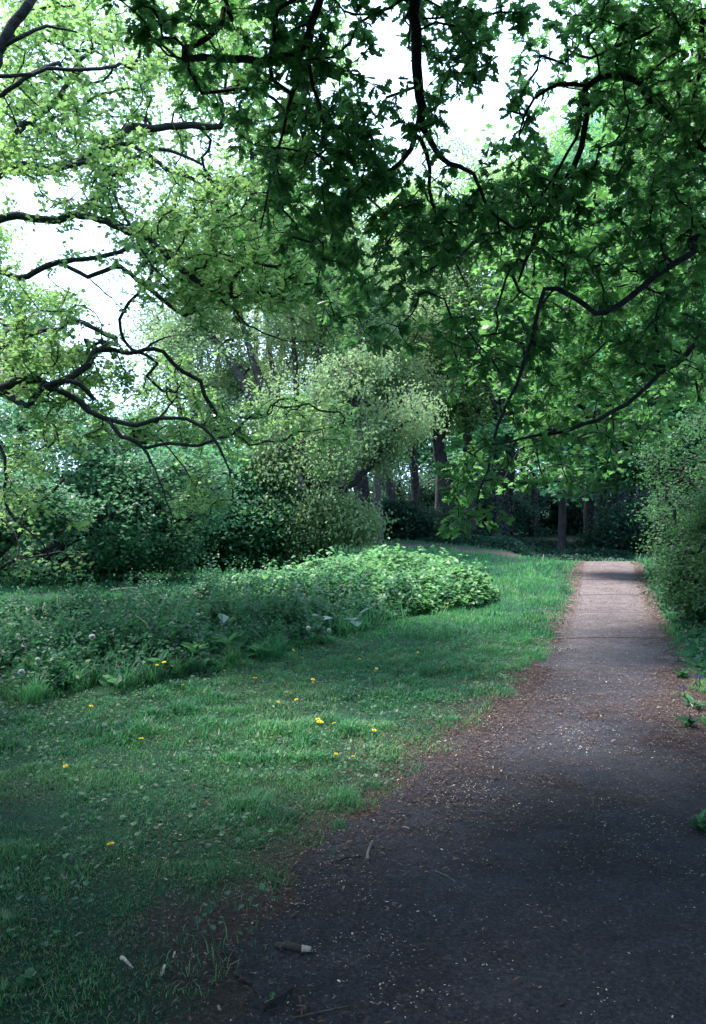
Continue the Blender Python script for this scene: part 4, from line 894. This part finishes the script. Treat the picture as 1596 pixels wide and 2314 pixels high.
for u, v, lab, grp in spots:
    o = dand if first else dand.copy()
    if not first: C.objects.link(o)
    first = False
    p = G(u, v); p = p.copy(); w = region_w(p[0], p[1]); hz = max(0, float(w)-.05)
    if hz > 0: p = G(u, v, hz)
    o.location = tuple(p-A(0,0,.005)); o.rotation_euler = (rng.normal(0, .25)+.25, rng.normal(0, .25), rng.uniform(0, 6)); sc = rng.uniform(.6, .9); o.scale = (sc,)*3
    o['label'] = lab; o['category'] = 'flower'
    if grp: o['group'] = grp
first = True
for u, v, lab in ((83,1492,'white dandelion clock higher of the pair at the left of the nettles'), (46,1520,'white dandelion clock lower of the pair at the left of the nettles'), (207,1440,'white dandelion clock behind the pair, below the hooked stalk'),
                  (447,1390,'white dandelion clock beside the big grey burdock leaves'), (582,1408,'white dandelion clock between the nettles and the bramble'), (697,1420,'white dandelion clock in front of the bramble mound, left'), (744,1425,'white dandelion clock in front of the burdock leaves at the mound foot'),
                  (415,1642,'white dandelion clock alone in the turf'), (1009,1677,'tiny white seed head in the turf near the tarmac')):
    o = clock if first else clock.copy()
    o.scale = (1,)*3
    if not first: C.objects.link(o)
    first = False
    p = G(u, v); w = float(region_w(p[0], p[1])); hz = .13 if w < .1 else w+.10
    if v > 1600: hz = .04; o.scale = (.4,)*3
    o.scale = (min(o.scale[0], 1)*.8,)*3; q = G(u, v, hz); q[2] = q[2]-.20*o.scale[0]; o.location = tuple(q)
    o['label'] = lab; o['category'] = 'seed head'; o['group'] = 'dandelion clocks'

# broad leaved docks and burdock
def rosette(name, p, n, L, tm, mat, label, cat, up=.7, parent=None):
    root = A(*p); ax = dirs(n, up, .25); pos = np.tile(root, (n,1))+rng.normal(0, .015, (n,3)); sz = rng.uniform(L*.7, L*1.15, n)
    o = leaves(name, pos-root, ax, ups(n, .25), sz, tm, mat, None, rng.random(n)); o.location = tuple(root); return tag(o, label, cat)
for u, v, up, L, n, mat, tm, name, lab in (
    (445,1410,.30,.34,4,M_burdock,T_BROAD,'burdock_plant','burdock with pale grey curled leaves in the nettles left of the bramble'),
    (500,1412,.30,.32,3,M_burdock,T_BROAD,'burdock_plant','burdock with a drooping pale leaf touching the left end of the bramble'),
    (728,1402,.42,.24,3,M_burdock,T_BROAD,'burdock_plant','white looking burdock leaves at the foot of the bramble mound, left clump'),
    (800,1398,.42,.28,5,M_burdock,T_BROAD,'burdock_plant','white looking burdock leaves at the foot of the bramble mound, right clump'),
    (1045,1300,.55,.22,2,M_burdock,T_BROAD,'burdock_plant','single pale leaf standing up in the right end of the bramble'),
    (365,1500,.22,.26,9,M_dock,T_LONG,'dock_plant','dock with strap leaves where the nettles meet the turf'),
    (520,1455,.30,.30,10,M_dock,T_LONG,'dock_plant','dock with long upright bright leaves amid the nettles'),
    (440,1470,.30,.28,9,M_dock,T_LONG,'dock_plant','dock with long leaves between the burdock and the white stick'),
    (585,1470,.22,.26,9,M_dock,T_LONG,'dock_plant','dock nearest the lawn edge right of the nettles'),
    (255,1545,.12,.18,7,M_dock,T_BROAD,'dock_plant','dock with round bright leaves below the nettles'),
    (60,2230,.01,.075,12,M_dock,T_BROAD,'dock_plant','low dark dock rosette on bare soil in the bottom corner'),
    (600,2265,.01,.045,4,M_dock,T_BROAD,'dock_plant','small bright leaved plant beside the dark twig at the tarmac corner')):
    rosette(name, G(u, v, up*.8), n, L*.6, tm, mat, lab, 'plant', .45 if up > .05 else .2)
# white edged plants right verge
for u, v, lab in ((1545,1530,'leafy rosette on the verge beside the bluebell'), (1560,1640,'pale leaved rosette where litter covers the right verge'), (1575,1600,'strap leaved plant above the pale leaved rosette'), (1590,1870,'small plant at the dim right edge')):
    rosette('verge_plant', G(u, v, .02), 16, .10, T_LONG, M_weed, lab, 'plant', .5)

# bluebells
def bluebell(u, v, lab, hz=0., grp=None, src=None, sc=1):
    p = G(u, v, hz)
    if src is None:
        V, Fq, mi = [], [], []
        for j in range(3):
            a0 = 2.1*j; lean = .05
            for k in range(7):
                c = A(math.cos(a0)*.03*k/7+.02*math.cos(a0), math.sin(a0)*.03*k/7+.02*math.sin(a0), .16+.016*k-.0012*k*k); a = k*2.4+a0
                for q in range(5):
                    t0, t1 = 2*math.pi*q/5, 2*math.pi*(q+1)/5; o = len(V); cc = c+A(math.cos(a), math.sin(a), 0)*.014
                    V += [cc+A(math.cos(t0)*.004, math.sin(t0)*.004, 0), cc+A(math.cos(t1)*.004, math.sin(t1)*.004, 0), cc+A(math.cos(t1)*.009, math.sin(t1)*.009, -.018), cc+A(math.cos(t0)*.009, math.sin(t0)*.009, -.018)]; Fq.append([o,o+1,o+2,o+3]); mi.append(0)
            o = len(V); w = A(-math.sin(a0), math.cos(a0), 0)*.003
            V += [A(0,0,0)-w, A(0,0,0)+w, A(math.cos(a0)*.04, math.sin(a0)*.04, .25)+w, A(math.cos(a0)*.04, math.sin(a0)*.04, .25)-w]; Fq.append([o,o+1,o+2,o+3]); mi.append(1)
        for j in range(9):
            a = j*2.4; d = A(math.cos(a), math.sin(a), 0); w = A(-math.sin(a), math.cos(a), 0)*.008; o = len(V)
            V += [-w, w, d*.09+A(0,0,.13)+w, d*.09+A(0,0,.13)-w, d*.19+A(0,0,.10)+w*.2, d*.19+A(0,0,.10)-w*.2]; Fq += [[o,o+1,o+2,o+3],[o+3,o+2,o+4,o+5]]; mi += [1,1]
        o = mesh('bluebell', np.array(V), [np.array(Fq)], [M_blue, M_stem], midx=mi)
    else: o = src.copy(); C.objects.link(o)
    o.location = tuple(p); o.scale = (sc,)*3; o.rotation_euler = (0, 0, rng.uniform(0, 6)); return tag(o, lab, 'flower', grp)
bb = bluebell(1582, 1560, 'bluebell clump at the picture edge above the leafy rosette', 0, None, None, .62)
bluebell(1545, 1582, 'low bluebell beside the leafy rosette on the verge', 0, None, bb, .5)
for u, v in ((1150,1234),(1158,1238),(1180,1230),(1200,1236),(1215,1232),(1226,1236),(1240,1233),(1262,1240),(1300,1240),(1340,1236),(1380,1238),(1205,1244),(1170,1240),(1320,1244)):
    bluebell(u, v, 'bluebell in the drift on the shaded wood floor beyond the track', .25, 'bluebells on the wood floor', bb, 1.2)

# ------------------------------------------------------------------ glimpses at the far left: red roofed house, blue bin
def box(name, lo, hi, mat, parent):
    (x0,y0,z0), (x1,y1,z1) = lo, hi
    V = [(x0,y0,z0),(x1,y0,z0),(x1,y1,z0),(x0,y1,z0),(x0,y0,z1),(x1,y0,z1),(x1,y1,z1),(x0,y1,z1)]
    f = [[0,3,2,1],[4,5,6,7],[0,1,5,4],[1,2,6,5],[2,3,7,6],[3,0,4,7]]
    return mesh(name, np.array(V)+np.array(parent.location), [np.array(f)], mat, parent)
hr = empty('house', (X(-90,62), 62, 0), 'low white house with a red tiled roof glimpsed through the left hand leaves', 'house')
M_wall = solid('white_render', [(.3, (.62,.60,.58)), (.7, (.75,.73,.70))], 3); M_tile = solid('red_tiles', [(.3, (.28,.07,.05)), (.7, (.45,.13,.09))], 6, .8, .6, 8)
M_glass = solid('window_glass', [(.3, (.03,.04,.05)), (.7, (.06,.07,.08))], 2, .1); M_frame = solid('white_frame', [(.3, (.7,.7,.7)), (.7, (.8,.8,.8))], 2, .5)
box('wall', (-6,0,-.3), (5.0,7,1.75), M_wall, hr)
V = np.array([(-6.4,-.5,1.7),(5.4,-.5,1.7),(5.4,3.5,3.5),(-6.4,3.5,3.5),(5.4,7.5,1.7),(-6.4,7.5,1.7),(-6.4,-.5,1.85),(5.4,-.5,1.85),(5.4,3.5,3.65),(-6.4,3.5,3.65),(5.4,7.5,1.85),(-6.4,7.5,1.85)])
rf = mesh('roof', V+np.array(hr.location), [np.array([[0,1,7,6],[6,7,8,9],[9,8,10,11],[5,4,10,11],[0,3,2,1],[3,5,4,2],[1,2,8,7],[2,4,10,8],[0,6,9,3],[3,9,11,5]])], M_tile, hr)
box('chimney', (-2.3,3,3.3), (-1.5,3.8,4.5), M_tile, hr)
for x0 in (-4.5, -1.5, 2.6):
    w = box('window', (x0,-.06,.6), (x0+1.2,-.003,1.45), M_frame, hr); g = box('pane', (x0+.08,-.09,.68), (x0+1.12,-.063,1.37), M_glass, hr)
    g.parent = w
box('door', (.9,-.05,-.1), (1.8,-.003,1.5), solid('door_paint', [(.3, (.05,.08,.12)), (.7, (.08,.1,.15))], 2, .5), hr)
br = empty('wheelie_bin', (X(-2,50), 50, 0), 'dark blue bin at the picture edge beyond the hazel', 'bin')
M_bin = solid('blue_plastic', [(.3, (.02,.05,.22)), (.7, (.03,.07,.30))], 3, .4)
V = np.array([(-.24,-.28,.06),(.24,-.28,.06),(.24,.28,.06),(-.24,.28,.06),(-.3,-.36,.95),(.3,-.36,.95),(.3,.36,.95),(-.3,.36,.95)])+np.array(br.location)
mesh('body', V, [np.array([[0,3,2,1],[4,5,6,7],[0,1,5,4],[1,2,6,5],[2,3,7,6],[3,0,4,7]])], M_bin, br)
box('lid', (-.32,-.39,.953), (.32,.37,1.03), M_bin, br); box('handle', (-.2,.373,.9), (.2,.44,.94), M_bin, br)
for sx in (-1, 1):
    a = np.arange(12)/12*2*math.pi; cir = np.stack([0*a, .30+.1*np.cos(a), .1+.1*np.sin(a)], 1)
    V = np.vstack([cir+A(sx*.26,0,0), cir+A(sx*.31,0,0)])+np.array(br.location); k = np.arange(12)
    mesh('wheel', V, [np.stack([k, (k+1) % 12, 12+(k+1) % 12, 12+k], 1), np.array([k, 12+k[::-1]])], M_bark_oak, br)

HAZE = 0
if HAZE:
    m, nt, out = newmat('haze_air'); pv = nt.nodes.new('ShaderNodeVolumePrincipled')
    pv.inputs['Color'].default_value = (.86, .93, 1, 1); pv.inputs['Density'].default_value = HAZE; pv.inputs['Anisotropy'].default_value = .3
    nt.links.new(pv.outputs[0], out.inputs['Volume'])
    V = np.array([(x, y, z) for z in (-2., 26.) for x, y in ((-160,-70),(160,-70),(160,330),(-160,330))])
    tag(mesh('haze', V, [np.array([[0,3,2,1],[4,5,6,7],[0,1,5,4],[1,2,6,5],[2,3,7,6],[3,0,4,7]])], m), kind='stuff')
# ------------------------------------------------------------------ light, sky, camera
sc = bpy.context.scene
EL, AZ = math.radians(66), math.radians(-55)      # azimuth from +Y towards +X
w = bpy.data.worlds.new('World'); sc.world = w; w.use_nodes = True; nt = w.node_tree
bg = nt.nodes['Background']; sky = nt.nodes.new('ShaderNodeTexSky'); sky.sky_type = 'NISHITA'; sky.sun_disc = False
sky.sun_elevation = EL; sky.sun_rotation = AZ; sky.air_density = 1.0; sky.dust_density = 3.0; sky.ozone_density = 1.0
cloud = noisetex(nt, 1.4, 5, .55, 'Generated')
cr = ramp(nt, [(.25, (.55,.55,.55)), (.55, (1,1,1))], cloud)
mx = nt.nodes.new('ShaderNodeMix'); mx.data_type = 'RGBA'; nt.links.new(cr, mx.inputs[0]); nt.links.new(sky.outputs[0], mx.inputs[6]); mx.inputs[7].default_value = (4.9, 6.9, 10.2, 1)
nt.links.new(mx.outputs[2], bg.inputs[0]); bg.inputs[1].default_value = .135
sd = Vector((math.sin(AZ)*math.cos(EL), math.cos(AZ)*math.cos(EL), math.sin(EL)))
l = bpy.data.lights.new('sun', 'SUN'); l.energy = 3.9; l.angle = math.radians(18); l.color = (1, .91, .82)
lo = bpy.data.objects.new('sun', l); C.objects.link(lo); lo.rotation_euler = (-sd).to_track_quat('-Z', 'Y').to_euler()
cam = bpy.data.cameras.new('camera'); cam.sensor_fit = 'VERTICAL'; cam.sensor_height = 24; cam.lens = F/2314*24; cam.clip_end = 1000; cam.clip_start = .05
co = bpy.data.objects.new('camera', cam); C.objects.link(co); co.location = (0, 0, EYE); co.rotation_euler = (math.radians(90)-math.atan((1157-VH)/F), 0, 0)
sc.camera = co
sc.view_settings.view_transform = 'Standard'; sc.view_settings.look = 'None'; sc.view_settings.gamma = 1; sc.view_settings.exposure = 1.68
cy = sc.cycles; cy.max_bounces = 7; cy.diffuse_bounces = 4; cy.glossy_bounces = 1; cy.transmission_bounces = 4; cy.transparent_max_bounces = 2; cy.caustics_reflective = False; cy.caustics_refractive = False
print('VERTS', sum(len(m.vertices) for m in bpy.data.meshes), 'OBJ', len(bpy.data.objects))
